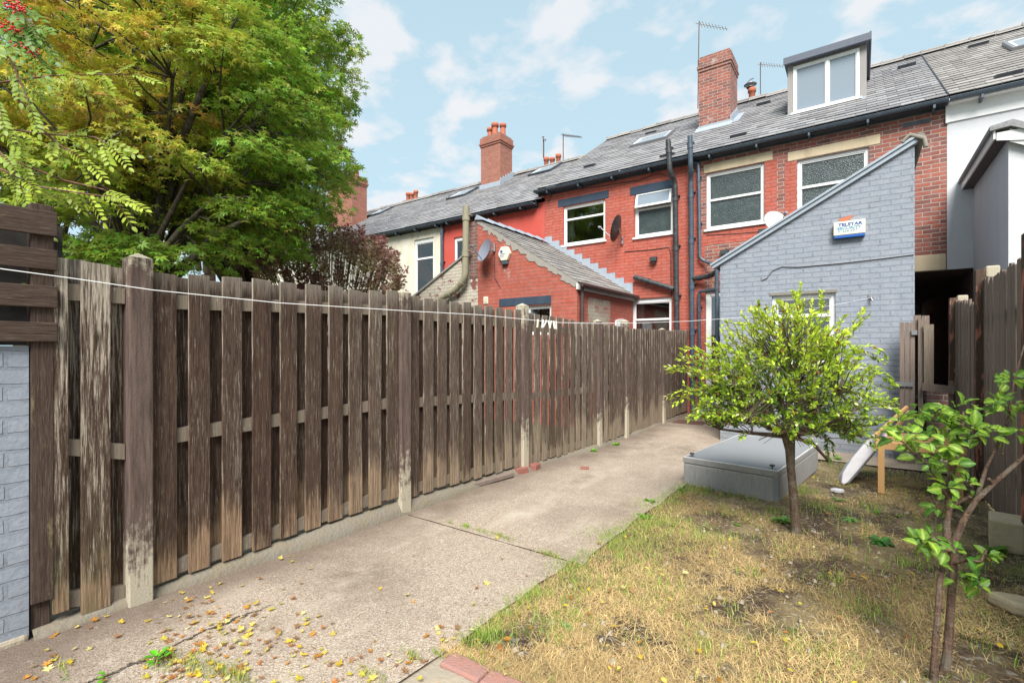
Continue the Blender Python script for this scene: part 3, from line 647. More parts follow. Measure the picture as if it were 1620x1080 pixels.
def roof_window(parent, q, ze, zr, wid, hgt, name='roof_window', open_=False, frame='fascia'):
    """rooflight whose lower-left corner is at photo point q; lies on the roof plane"""
    p0, n = roofN(ze, zr); P = onP(q[0], q[1], p0, n); S = Vector((0, 4.58, zr-ze)).normalized(); U = Vector((1, 0, 0))
    M = Matrix(((U.x, S.x, n.x, P.x), (U.y, S.y, n.y, P.y), (U.z, S.z, n.z, P.z), (0, 0, 0, 1)))
    m = MB(); f = .07; h = .1
    m.box((0, 0, 0), (wid, f, h), M); m.box((0, hgt-f, 0), (wid, hgt, h), M); m.box((0, f, 0), (f, hgt-f, h), M); m.box((wid-f, f, 0), (wid, hgt-f, h), M)
    o = m.build(name, MAT[frame], parent, bevel=.01)
    g = MB(); g.box((f, f, .03), (wid-f, hgt-f, .05), M); g.build('pane', MAT['blind'], o)
    k = MB(); k.box((f, f, .051), (wid-f, f+.05, .085), M); k.box((f, hgt-f-.05, .051), (wid-f, hgt-f, .085), M); k.box((f, f+.05, .051), (f+.04, hgt-f-.05, .085), M); k.box((wid-f-.04, f+.05, .051), (wid-f, hgt-f-.05, .085), M); k.build('sash', MAT['upvc'], o)
    return o
def vent(parent, q, ze, zr, w_=.34):
    p0, n = roofN(ze, zr); P = onP(q[0], q[1], p0, n); S = Vector((0, 4.58, zr-ze)).normalized()
    M = Matrix(((1, S.x, n.x, P.x), (0, S.y, n.y, P.y), (0, S.z, n.z, P.z), (0, 0, 0, 1)))
    m = MB(); m.add([M @ Vector(v) for v in ((0,0,.02),(w_,0,.02),(w_,0,.09),(0,0,.09),(0,.2,.025),(w_,.2,.025))], [(0,1,2,3),(3,2,5,4),(0,3,4),(1,5,2)]); m.build('roof_vent', MAT['fascia'], parent)
GZ = -.12
def body(h, x0, x1, z1, mat, holes=(), left=True, right=True, z0=GZ, depth=8.8, name='wall'):
    m = MB(); wall_holes(m, FY, x0, x1, z0, z1, list(holes))
    if left: m.quad((x0, FY+depth, z0), (x0, FY, z0), (x0, FY, z1), (x0, FY+depth, z1))
    if right: m.quad((x1, FY, z0), (x1, FY+depth, z0), (x1, FY+depth, z1), (x1, FY, z1))
    m.quad((x1, FY+depth, z0), (x0, FY+depth, z0), (x0, FY+depth, z1), (x1, FY+depth, z1))
    return m.build(name, MAT[mat], h)
ZE, ZR = 5.86, 8.8; ZE2, ZR2 = 5.56, 8.38
XP, XR = -3.12, 1.27      # party walls of the brick house
PX0, PX1, PZ = .62, 1.62, 2.83

# ---- our brick house
H = thing('terraced_house', (-1, FY, GZ), 'exposed red brick house with roof dormer above the blue-grey lean-to', 'house', 'terraced houses')
w1 = rectY(1117, 1209, 275, 364); w2 = list(rectY(1261, 1375, 254, 364)); w2[2] = w1[2]; w2 = tuple(w2)
dx0 = PY(1116, 470)[0]; door = (dx0, -1.99, GZ+.12, PY(1116, 462)[1])
m = MB(); wall_holes(m, FY, XP, PX0, GZ, ZE-.03, [w1, door, (w2[0], min(w2[1], PX0), w2[2], w2[3])])
m.quad((PX0, FY, PZ), (XR, FY, PZ), (XR, FY, ZE-.03), (PX0, FY, ZE-.03))
m.quad((XP, FY+8.8, GZ), (XP, FY, GZ), (XP, FY, ZE), (XP, FY+8.8, ZE)); m.quad((PX0, 20.4, GZ), (XP, 20.4, GZ), (XP, 20.4, ZE), (PX0, 20.4, ZE)); m.quad((XR, 20.4, PZ), (PX0, 20.4, PZ), (PX0, 20.4, ZE), (XR, 20.4, ZE))
m.build('wall', MAT['brick'], H)
m = MB(); m.quad((PX0, 20.4, GZ), (PX0, FY, GZ), (PX0, FY, PZ), (PX0, 20.4, PZ)); m.quad((PX1, FY, GZ), (PX1, 20.4, GZ), (PX1, 20.4, PZ), (PX1, FY, PZ)); m.quad((PX0, FY+.02, PZ), (PX1, FY+.02, PZ), (PX1, 20.4, PZ), (PX0, 20.4, PZ))
m.build('passage_lining', MAT['passage'], H)
# red painted band between our house and the neighbour's pipes, around the window
m = MB(); m.box((XP, FY-.004, GZ+.3), (w1[0]-.16, FY+.02, ZE-.45)); m.box((dx0-.2, FY-.0045, GZ+.3), (dx0-.01, FY+.02, w1[2]-.3)); m.box((w1[0]-.16, FY-.0035, w1[2]-.35), (w1[1]+.2, FY+.02, w1[2]-.055)); m.box((w1[1]+.01, FY-.0055, w1[2]-.055), (w1[1]+.24, FY+.02, w1[3])); m.box((w2[0]-.22, FY-.0035, w2[2]-.05), (w2[0]-.01, FY+.02, w2[3]))
m.build('painted_brick', MAT['red_paint'], H)
m = MB(); m.box((dx0-.03, FY-.006, GZ-.02), (-1.9, FY+.05, GZ+.12)); m.box((XP+.1, FY-.03, GZ-.05), (dx0, FY-.002, .28)); m.box((dx0, FY-.03, GZ-.05), (-1.9, FY-.0065, .28)) ; m.build('plinth', MAT['blue_paint'], H)
window(H, *w1, FY, 'frosted_reflection', split=.52); window(H, w2[0], min(w2[1], PX0+.2), w2[2], w2[3], FY, 'frosted_reflection', split=.52, fw=.06)
for (xa, xb, za) in ((w1[0]-.05, w1[1]+.16, w1[3]), (w2[0]-.17, w2[1]+.17, w2[3])):
    m = MB(); m.box((xa, FY-.012, za+.012), (xb, FY+.08, za+.2)); m.build('lintel', MAT['stone'], H, bevel=.008)
m = MB(); m.box((PX0, FY-.015, PZ), (XR-.01, FY+.12, PZ+.29)); m.build('passage_lintel', MAT['stone'], H, bevel=.01)
D = window(H, *door, FY, 'clear', split=.52, fw=.09, sill=False, name='door')
m = MB()
for (a, b) in ((1.17, 1.35),): pass
# roof with the dormer opening left free
dX0, dX1 = PY(1246, 100, 12.83)[0], PY(1371, 100, 12.83)[0]; dZ0, dZ1 = 6.74, 8.02
roof_part(H, XP, XR, ZE, ZR, holes=[(dX0-XP+.05, dX1-XP-.05, 1.75, 4.2)], verge_left=False)
gutter(H, XP-.02, XR, ZE-.07)
dm = MB(); Yd = 12.83
dh = [dX0+.1, dX1-.12, dZ0+.13, dZ1-.1]
dm.box((dX0, Yd, dZ0), (dX0+.11, Yd+.12, dZ1-.09)); dm.box((dX1-.12, Yd, dZ0), (dX1, Yd+.12, dZ1-.09)); dm.box((dX0+.11, Yd+.01, dZ1-.14), (dX1-.12, Yd+.12, dZ1-.09))
dormer = dm.build('dormer', MAT['pale_wood'], H, bevel=.006)
for X in (dX0+.02, dX1-.05):
    m = MB(); m.prism([(X, Yd+.12, dZ0+.1), (X, Yd+.12, dZ1-.1), (X, 15.0, dZ1-.1), (X, 14.9, 7.9)], (.03, 0, 0)); m.build('cheek', MAT['slate_brown'], dormer)
m = MB(); m.box((dX0-.06, Yd-.12, dZ1-.09), (dX1+.05, 15.0, dZ1+.02)); m.box((dX0-.07, Yd-.15, dZ1-.11), (dX1+.06, Yd-.121, dZ1+.05)); m.box((dX1+.051, Yd-.15, dZ1-.11), (dX1+.085, 15, dZ1+.07)); m.build('dormer_roof', MAT['dormer_grey'], dormer, bevel=.008)
m = MB(); m.box((dX0-.03, Yd-.05, dZ0-.09), (dX1+.03, Yd+.1, dZ0+.05)); m.add([(dX0-.1, Yd-.3, dZ0-.19), (dX1+.1, Yd-.3, dZ0-.19), (dX1+.1, Yd-.02, dZ0+.02), (dX0-.1, Yd-.02, dZ0+.02)], [(0,1,2,3)]); m.build('flashing', MAT['lead'], dormer)
window(H, dX0+.112, dX1-.122, dZ0+.05, dZ1-.142, Yd-.06, 'blind', vsplit=.53, fw=.05)
ch = chimney(H, -3.54, -2.74, 13.62, 14.5, 6.9, 9.28, 'brick', shoulder=.02)
m = MB(); sl_ = (ZR-ZE)/4.58; zf = ZE+(13.6-11.42)*sl_; m.add([(-3.6, 13.45, zf-.06), (-2.68, 13.45, zf-.06), (-2.68, 13.61, zf+.1), (-3.6, 13.61, zf+.1)], [(0,1,2,3)]); m.box((-3.56, 13.595, zf-.02), (-2.72, 13.618, zf+.13))
for i in range(5):
    y = 13.62+i*.18; z = ZE+(y-11.42)*sl_; m.box((-2.74, y, z-.02), (-2.715, y+.178, z+.26))
    m.add([(-2.735, y, z+.035), (-2.55, y, z+.035), (-2.55, y+.18, z+.035+.18*sl_), (-2.735, y+.18, z+.035+.18*sl_)], [(0,1,2,3)])
m.build('flashing', MAT['lead'], ch)
for q in ((1155, 221), (1197, 170), (1428, 205), (1420, 112)): vent(H, q, ZE, ZR)
# pipes of our house, fixed on the facade
yp = FY-.1
def fp(px, py, Y=yp): return tuple(onY(px, py, Y))
pipe(H, [fp(1091.5, 215, 11.28), fp(1092.5, 262, 11.28), fp(1093, 285, yp), fp(1096, 648, yp)], .055)
pipe(H, [fp(1098, 257), fp(1105, 260), fp(1107, 408), fp(1116, 414, 11.5), fp(1137, 421, 11.2)], .034)
pipe(H, [fp(1096, 441), fp(1122, 437, 11.4), fp(1136, 428, 11.0)], .055, 'pipe_black')
pipe(H, [fp(1136, 458, 11.3), fp(1106, 461), fp(1107, 640)], .035)
pipe(H, [fp(1134, 425, 10.9), fp(1135, 600, 10.9)], .04)
# blue-grey lean-to
BY = 8.68; bx0 = onY(1139.5, 500, BY).x; bx1 = onY(1447, 400, BY).x; bz0 = onY(1139.5, 417, BY).z; bz1 = onY(1447, 226, BY).z
bw = rectY(1221, 1322, 468, 560, BY); bw = (bw[0], bw[1], bw[3]-1.1, bw[3])
m = MB(); wall_holes(m, BY, bx0, bx1, gz(8.6)-.1, bw[3]+.0001, [bw])
tz = bw[3]; m.add([(bx0, BY, tz), (bx1, BY, tz), (bx1, BY, bz1), (bx0, BY, bz0)], [(0,1,2,3)])
m.quad((bx0, FY, -.3), (bx0, BY, -.3), (bx0, BY, bz0), (bx0, FY, bz0)); m.quad((bx1, BY, -.3), (bx1, FY, -.3), (bx1, FY, bz1), (bx1, BY, bz1))
lean = m.build('lean_to', MAT['blue_paint'], H)
window(H, *bw, BY, 'clear', split=.7, fw=.06, sill='stone')
m = MB(); m.box((bw[0]-.03, BY-.01, bw[3]+.002), (bw[1]+.02, BY+.06, bw[3]+.045)); m.build('lintel', MAT['moss_mortar'], lean)
sv = Vector((bx1-bx0, 0, bz1-bz0)); su = sv.normalized(); sn = Vector((-su.z, 0, su.x))
m = MB()
a0 = Vector((bx0, BY, bz0))-su*.14; a1 = Vector((bx1, BY, bz1))+su*.03
for (lo, hi, yo, yi) in ((-.02, .035, -.05, .06), (.036, .07, -.075, .06)):
    m.prism([a0+sn*lo+Vector((0, yo, 0)), a1+sn*lo+Vector((0, yo, 0)), a1+sn*hi+Vector((0, yo, 0)), a0+sn*hi+Vector((0, yo, 0))], (0, yi-yo, 0))
m.build('verge', MAT['lead'], lean, bevel=.004)
m = MB(); m.rnd = .4; slates(m, a0+Vector((0, .03, 0))+sn*.045, (0, 1, 0), sv, FY-BY-.03, sv.length+.15); m.build('lean_to_roof', MAT['slate'], lean)
m = MB(); m.tube([a1+sn*.0+Vector((-.16, -.06, .0)), a1+sn*.1+Vector((-.03, -.06, 0)), a1+Vector((.07, -.06, -.0)), a1+Vector((.09, -.06, -.12))], .03, 7); m.tube([a1+Vector((.03, -.04, 0.04)), a1+Vector((.03, 2.8, .04))], .06, 8); m.build('coping', MAT['moss_mortar'], lean)
# ---- red painted neighbour
RX = -7.17
H2 = thing('terraced_house', (-5, FY, GZ), 'bright red painted brick house with two dark-lintelled upstairs windows', 'house', 'terraced houses')
wa = rectY(891, 957.5, 327.5, 389); wb = rectY(1004, 1065, 307, 376.5); wc = rectY(1000, 1062.5, 473, 560)
body(H2, RX, XP, ZE-.03, 'red_paint', [wa, wb, wc], right=False)
window(H2, *wa, FY, 'clear', split=.66, room=[(0, .12, 'curtain_grey')]); window(H2, *wb, FY, 'frosted_reflection', split=.63, tilt=True); window(H2, *wc, FY, 'clear', split=.62, arch=.05, room=[(.02, .2, 'curtain_grey')])
for (xl, xr, yt) in ((883, 963, 317), (997, 1065, 297)):
    x0, z1 = PY(xl, yt); x1, _ = PY(xr, yt); m = MB(); m.box((x0, FY-.012, z1-.2), (x1, FY+.05, z1)); m.build('lintel', MAT['slate_blue'], H2, bevel=.004)
roof_part(H2, RX-.12, XP-.003, ZE, ZR, verge_left=True); gutter(H2, RX-.2, XP-.025, ZE-.07)
m = MB(); m.prism([(RX-.001, FY-.2, ZE-.25), (RX-.001, FY+.3, ZE-.25), (RX-.001, 16, ZR-.1), (RX-.001, 16, ZR-.6), ], (.02, 0, 0)); m.build('gable_step', MAT['red_paint'], H2)
roof_window(H2, (996, 236), ZE, ZR, 1.1, .95, frame='metal')
for q in ((1044, 252), (1021, 215), (924, 268)): vent(H2, q, ZE, ZR)
pipe(H2, [fp(1057, 222, 11.28), fp(1060, 272, 11.28), fp(1068, 289, yp), fp(1071, 525, yp)], .06, 'pipe_black')
pipe(H2, [fp(1003, 438), fp(1066, 457)], .06, 'pipe_black')
# its lean-to
LY = 8.65; lx0, lz1 = PY(756, 349, LY); lx1, lz0 = PY(913, 446, LY)
lw = rectY(832, 872, 484, 530, LY)
m = MB(); wall_holes(m, LY, lx0, lx1, -.2, lz0-.02, [lw]); m.add([(lx0, LY, lz0-.02), (lx1, LY, lz0-.02), (lx1, LY, lz0), (lx0, LY, lz1)], [(0,1,2,3)])
m.quad((lx1, LY, -.2), (lx1, FY, -.2), (lx1, FY, lz0), (lx1, LY, lz0)); m.quad((lx0, FY, -.2), (lx0, LY, -.2), (lx0, LY, lz1), (lx0, FY, lz1))
l2 = m.build('lean_to', MAT['red_paint_worn'], H2)
window(H2, *lw, LY, 'clear', fw=.05, sill=False)
x0, z1 = PY(790, 473, LY); x1, _ = PY(872, 473, LY); m = MB(); m.box((x0, LY-.012, z1-.17), (x1, LY+.05, z1)); m.build('lintel', MAT['slate_blue'], l2)
sv = Vector((lx0-lx1, 0, lz1-lz0)); su = sv.normalized(); sn = Vector((su.z, 0, -su.x)); 
m = MB(); slates(m, Vector((lx1, LY-.02, lz0))-su*.12+sn*.02, (0, 1, 0), sv, FY-LY+.02, sv.length+.12, ex=.2, sw=.3); lr = m.build('lean_to_roof', MAT['slate_brown'], l2)
m = MB(); b0 = Vector((lx1, LY, lz0))-su*.02; b1 = Vector((lx0, LY, lz1)); 
for i in range(24):
    q0 = b0.lerp(b1, i/24); q1 = b0.lerp(b1, (i+1)/24); e0, e1 = random.uniform(.05, .17), random.uniform(.05, .17); o_ = Vector((0, -.012, 0))
    m.prism([q0-sn*e0+o_, q1-sn*e1+o_, q1+sn*.02+o_, q0+sn*.02+o_], (0, .01, 0))
m.build('verge', MAT['verge_mortar'], l2)
m = MB(); 
for i in range(7):
    y = LY-.05+i*.42; m.add([(lx0-.06, y, lz1+.02), (lx0, y, lz1+.13), (lx0+.2, y, lz1-.02), (lx0-.06, y+.42, lz1+.0), (lx0, y+.42, lz1+.1), (lx0+.2, y+.42, lz1-.04)], [(0,1,4,3),(1,2,5,4),(0,2,1)])
m.build('ridge_tiles', MAT['lead'], l2)
m = MB(); m.box((lx1+.01, LY-.05, lz0-.15), (lx1+.04, FY-.01, lz0-.03)); m.build('fascia', MAT['upvc'], l2)
m = MB(); m.tube([(lx1+.13, LY-.06, lz0-.06), (lx1+.13, FY-.02, lz0-.06)], .05, 8); m.build('gutter', MAT['pipe_brown'], l2)
pipe(l2, [(lx1+.06, LY+.1, lz0-.1), (lx1+.06, LY+.1, 0)], .04, 'pipe_brown', collars=False)
# stepped flashing up the facade beside the lean-to roof
m = MB(); n = 11
for i in range(n):
    t = i/n; p = Vector((lx1, FY, lz0))+sv*t; q = Vector((lx1, FY, lz0))+sv*((i+1)/n); m.box((q.x, FY-.03, p.z-.02), (p.x, FY-.006, q.z+.16))
m.build('flashing', MAT['lead'], l2)
# bricked-up opening and a small arched window in the lean-to side
def onSide(px, py): p = onX(px, py, lx1); return p.y, p.z
a, c = onSide(930, 470); b, _ = onSide(965, 475); m = MB(); m.box((lx1-.02, a, .6), (lx1+.006, b, c)); m.build('bricked_window', MAT['patchy'], l2)
a, c = onSide(973, 503); b, _ = onSide(992, 503); m = MB(); m.box((lx1-.02, a, .6), (lx1+.03, b, c-.06))
m.prism([(lx1+.03, a+(b-a)*i/8, c-.06+.06*math.sin(math.pi*i/8)) for i in range(9)], (-.05, 0, 0)); m.build('window', MAT['upvc'], l2)
# ---- third house: smooth red render
H3 = thing('terraced_house', (-9, FY, GZ), 'smooth red rendered house seen above the worn brick gable', 'house', 'terraced houses')
X3 = PY(700, 400)[0]; wd = rectY(718, 745, 376, 440)
body(H3, X3, RX-.003, ZE2-.03, 'red_render', [wd], right=False); window(H3, *wd, FY, 'clear', split=None, arch=.05, room=[(0, .6, 'curtain_grey')], vsplit=None)
roof_part(H3, X3, RX-.005, ZE2, ZR2); gutter(H3, X3, RX-.21, ZE2-.07)
roof_window(H3, (835, 281), ZE2, ZR2, 1.0, 1.0)
ch3 = chimney(H3, -12.1, -11.16, 14.8, 15.6, 7.2, 9.7, 'brick_orange', [(-11.95, 15.2, .48, .12), (-11.63, 15.1, .55, .13), (-11.32, 15.2, .48, .12)], shoulder=.03)
m = MB(); s2 = (ZR2-ZE2)/4.58
for i in range(5): y = 14.8+i*.17; z = ZE2+(y-11.42)*s2; m.box((-11.16, y, z), (-11.13, y+.168, z+.3))
z = ZE2+(14.75-11.42)*s2; m.box((-12.14, 14.77, z), (-11.13, 14.798, z+.2)); m.build('flashing', MAT['lead'], ch3)
# lean-to shared with the cream half
cx0 = PY(650, 475, LY)[0]; czb = PY(659, 467, LY)[1]; cx1, czt = PY(741, 400, LY)
m = MB(); m.prism([(cx0-.3, LY+.012, -.2), (lx0-.003, LY+.012, -.2), (lx0-.003, LY+.012, lz1+.02), (cx1+.02, LY+.012, lz1-.02), (cx1, LY+.012, czt), (cx0-.3, LY+.012, czb-.25)], (0, .25, 0)); l3 = m.build('lean_to', MAT['cream_worn'], H3)
m = MB(); m.prism([(cx1+.03, LY+.003, 3.05), (lx0-.005, LY+.003, 3.05), (lx0-.005, LY+.003, lz1+.015), (cx1+.04, LY+.003, lz1-.03)], (0, .008, 0)); m.build('brick_strip', MAT['brick_dark'], l3)
m = MB(); m.prism([(cx0-.3, LY-.03, czb-.25), (cx1, LY-.03, czt), (cx1, LY-.03, czt+.05), (cx0-.3, LY-.03, czb-.2)], (0, 2.9, 0)); m.build('lean_to_roof', MAT['slate_brown'], l3)
vp = pipe(H3, [onY(737.5, 326, LY-.15), onY(736, 440, LY-.15), onY(722, 458, LY-.12), onY(690, 476, LY-.12)], .075, 'pipe_old', collars=True)
# ---- cream house
H4 = thing('terraced_house', (-13, FY, GZ), 'cream rendered house with tall arched window, purple bush in front', 'house', 'terraced houses')
X4 = X3-4.3; we = rectY(655, 686, 380, 470)
body(H4, X4, X3-.003, ZE2-.03, 'cream_render', [we], right=False); window(H4, *we, FY, 'clear', split=.66, fw=.07, arch=.07, room=[(.45, 1, 'curtain')])
roof_part(H4, X4, X3-.003, ZE2, ZR2); gutter(H4, X4, X3-.01, ZE2-.07); pipe(H4, [fp(699, 352), fp(699, 450)], .05)
roof_window(H4, (706, 318), ZE2, ZR2, 1.0, 1.0); 
# ---- fifth and sixth houses, mostly behind the trees
H5 = thing('terraced_house', (-17, FY, GZ), 'terraced house with orange brick chimney mostly behind the tree', 'house', 'terraced houses')
X5 = X4-8.6
body(H5, X5, X4-.003, ZE2-.03, 'cream_render', right=False); roof_part(H5, X5, X4-.003, ZE2, ZR2); gutter(H5, X5, X4-.01, ZE2-.07)
roof_window(H5, (580, 345), ZE2, ZR2, 1.0, 1.0)
xc = PY(540, 300, 13.8)[0]; chimney(H5, xc-.8, xc+1.1, 13.6, 14.4, 6.6, 9.3, 'brick_orange', [(xc+.85, 14, .5, .13)])
# ---- white neighbour on the right
H6 = thing('terraced_house', (4, FY, GZ), 'pale grey rendered house at the right edge beyond the dark fence', 'house', 'terraced houses')
m = MB(); m.quad((XR+.003, FY, PZ), (PX1, FY, PZ), (PX1, FY, ZE-.03), (XR+.003, FY, ZE-.03)); m.quad((PX1, FY, GZ), (8, FY, GZ), (8, FY, ZE-.03), (PX1, FY, ZE-.03)); m.quad((8, 20.4, GZ), (XR, 20.4, GZ), (XR, 20.4, ZE), (8, 20.4, ZE)) ; m.quad((8, FY, GZ), (8, 20.4, GZ), (8, 20.4, ZE), (8, FY, ZE))
m.build('wall', MAT['white_render'], H6)
roof_part(H6, XR+.003, 8, ZE, ZR, mat='slate_brown'); gutter(H6, XR+.01, 8, ZE-.07, fasc='upvc', fz=.34)
m = MB(); m.box((XR-.02, FY-.05, ZE-.42), (XR+.03, FY-.002, ZE-.1)); m.build('corner_trim', MAT['upvc'], H6)
m = MB(); S_ = Vector((0, 4.58, ZR-ZE)).normalized(); p_ = Vector((XR, 11.4, ZE+.03)); m.tube([p_, p_+S_*5.4], .012, 5); m.build('roof_joint', MAT['fascia'], H6)
roof_window(H6, (1600, 84), ZE, ZR, 1.1, 1.0, frame='metal')
for q in ((1575, 127), (1532, 79)): vent(H6, q, ZE, ZR)
WY = 9.15; WXl = 1.62; wz = onX(1590, 200, WXl).z+.0
m = MB(); m.quad((WXl, FY, GZ), (WXl, WY, GZ), (WXl, WY, 4.3), (WXl, FY, 4.3)); m.add([(WXl, WY, GZ), (WXl+2.6, WY, GZ), (WXl+2.6, WY, 2.8), (WXl, WY, 4.3)], [(0,1,2,3)])
l6 = m.build('lean_to', MAT['white_render'], H6)
m = MB(); m.prism([(WXl-.16, WY-.1, 4.22), (WXl-.16, FY, 4.22), (WXl-.16, FY, 4.38), (WXl-.16, WY-.1, 4.38)], (.02, 0, 0)); m.prism([(WXl-.13, WY-.1, 4.3), (WXl+.16, WY-.1, 4.3), (WXl+.16, WY-.1, 4.14), (WXl-.13, WY-.1, 4.2)], (0, .02, 0)); m.prism([(WXl, WY-.08, 4.16), (WXl+2.6, WY-.08, 2.66), (WXl+2.6, WY-.08, 2.8), (WXl, WY-.08, 4.33)], (0, .02, 0)); m.build('bargeboard', MAT['upvc'], l6)
m = MB(); m.quad((WXl-.14, WY-.08, 4.215), (WXl-.002, WY-.08, 4.215), (WXl-.002, FY, 4.215), (WXl-.14, FY, 4.215)); m.build('soffit', MAT['pipe_brown'], l6)
m = MB(); m.prism([(WXl-.2, WY-.14, 4.39), (WXl+.02, WY-.14, 4.43), (WXl+2.7, WY-.14, 2.83), (WXl+2.7, WY-.14, 2.77), (WXl, WY-.14, 4.35), (WXl-.2, WY-.14, 4.33)], (0, FY-WY+.13, 0)); m.build('lean_to_roof', MAT['slate'], l6)

# chimneys behind the ridges
def far_stack(px, py, Y, wpx, pots, lb):
    p = onY(px, py, Y); s = Y/ray(px, py).y/FPX; m = MB(); w_ = wpx*s; o = thing('chimney_stack', (p.x, Y, 6.5), lb, 'chimney')
    m.box((p.x-w_/2, Y, 6.5), (p.x+w_/2, Y+.6, p.z)); m.build('stack', MAT['brick_orange'], o)
    for i in range(pots):
        q = MB(); x = p.x+(i-(pots-1)/2)*.3; r = .11; h = .5-.08*(i % 2); q.lathe((x, Y+.3, p.z), [(r*.95, 0), (r*.85, h*.7), (r*1.15, h*.74), (r*1.15, h*.96), (r, h), (r*.7, h), (r*.7, h*.5)], 12); q.build('chimney_pot', MAT['terracotta'], o)
    return o
far_stack(868, 262, 17.6, 40, 3, 'low chimney with three terracotta pots beyond the middle roof ridge')
far_stack(645, 316, 17.6, 24, 3, 'small far chimney with orange pots above the cream house')
o = far_stack(1187, 158, 17.2, 12, 1, 'single terracotta pot with metal cowl beside the tall brick chimney')
p = onY(1187, 136, 17.5); m = MB(); m.lathe((p.x, 17.5, p.z-.06), [(.12, 0), (.12, .08), (.2, .09), (.05, .2), (0, .21)], 12); m.tube([(p.x-.1, 17.5, p.z+.12), (p.x, 17.5, p.z+.2), (p.x+.1, 17.5, p.z+.22)], .02, 5); m.build('cowl', MAT['metal'], o)

# aerials
def aerial(base, top, boom, lb, n=9, Y=14, r=.014, el=.16):
    b, t, e = onY(*base, Y), onY(*top, Y), onY(*boom, Y); m = MB(); o = thing('tv_aerial', b, lb, 'aerial', 'television aerials')
    m.tube([b, t+Vector((0, 0, .05))], r, 6); m.build('mast', MAT['rust'], o)
    m = MB(); m.tube([t-(e-t)*.12, e], r*.7, 5); d = e-t; pr = Vector((0, 1, 0))
    for i in range(n):
        c = t+d*((i+.5)/n); l = el*(1-.4*i/n); m.tube([c-Vector((0, l, 0)), c+Vector((0, l, 0))], r*.45, 4)
        m.tube([c-Vector((0, 0, l*.25)), c+Vector((0, 0, l*.25))], r*.5, 4)
    m.build('boom', MAT['metal'], o)
aerial((1104, 172), (1106, 38), (1151, 46), 'tall rusty aerial strapped to the big brick chimney', Y=13.6)
aerial((1203, 156), (1203, 102), (1240, 105), 'aerial on a short mast left of the dormer', Y=16.)
aerial((891, 256), (891, 214), (920, 217), 'comb-like aerial right of the three small pots', Y=17.9, n=12, r=.02, el=.2)
aerial((860, 250), (860, 218), (862, 222), 'short stubby aerial rising just left of the comb-like one', Y=17.9, n=3, r=.03)

# dishes, lights, alarm boxes
def dish(c, n, r, wallp, lb, mat='dish'):
    n = Vector(n).normalized(); c = Vector(c); o = thing('satellite_dish', wallp, lb, 'satellite dish', 'satellite dishes on the house walls')
    m = MB(); prof = [(r*k/6, .22*r*(k/6)**2) for k in range(7)]; m.lathe(c-n*.22*r, prof, 24, n); m.lathe(c-n*(.22*r+.012), prof, 24, n); m.build('reflector', MAT[mat], o)
    a = MB(); u = Vector((0, 0, -1)); foot = c+(u-n*u.dot(n)).normalized()*r*.8; tip = c+n*r*1.25-Vector((0, 0, r*.15)); a.tube([foot, tip], .012, 6); a.tube([tip-n*.03, tip+n*.05], .03, 8); a.build('feed_arm', MAT['metal'], o)
    b = MB(); w_ = Vector(wallp); k = c-n*.25*r; b.tube([k, (k+w_)/2+Vector((0, 0, -.03)), w_], .018, 7); b.tube([w_+Vector((0, -.03, -.09)), w_+Vector((0, -.03, .09))], .03, 6); b.build('bracket', MAT['metal'], o)
dish(onY(766, 396, LY-.3), (-.35, -.9, .3), .26, onY(783, 392, LY), 'round grey mesh dish high on the red lean-to gable')
dish(onY(974, 361, FY-.35), (-1, -.12, .3), .33, onY(985, 381, FY), 'black dish seen edge-on beside the red house window', 'black')
dish(onY(1228, 350, FY-.7), (.75, -.9, .45), .24, onY(1226, 368, FY), 'pale dish peeping above the blue-grey lean-to roof', 'headboard')
def flood(px, py, Y, lb):
    p = onY(px, py, Y-.12); o = thing('floodlight', onY(px, py, Y), lb, 'floodlight', 'outdoor floodlights'); m = MB()
    m.prism([(p.x-.08, p.y, p.z-.05), (p.x+.08, p.y, p.z-.05), (p.x+.095, p.y, p.z+.06), (p.x-.095, p.y, p.z+.06)], (0, .07, 0)); m.build('housing', MAT['black'], o, bevel=.008)
    g = MB(); g.quad((p.x-.065, p.y-.002, p.z-.035), (p.x+.065, p.y-.002, p.z-.035), (p.x+.075, p.y-.002, p.z+.04), (p.x-.075, p.y-.002, p.z+.04)); g.build('lens', MAT['frosted_reflection'], o)
    s_ = MB(); s_.box((p.x-.03, p.y+.07, p.z-.04), (p.x+.03, Y, p.z+.02)); s_.box((p.x-.035, p.y+.02, p.z-.1), (p.x+.035, p.y+.08, p.z-.06)); s_.build('sensor', MAT['black'], o)
flood(1033, 410, FY, 'small floodlight on the red wall right of the black dish'); flood(1146, 399, FY, 'small floodlight on bare brick above the blue-grey lean-to eave'); flood(1207, 366, FY, 'tiny security light beside the pale dish')
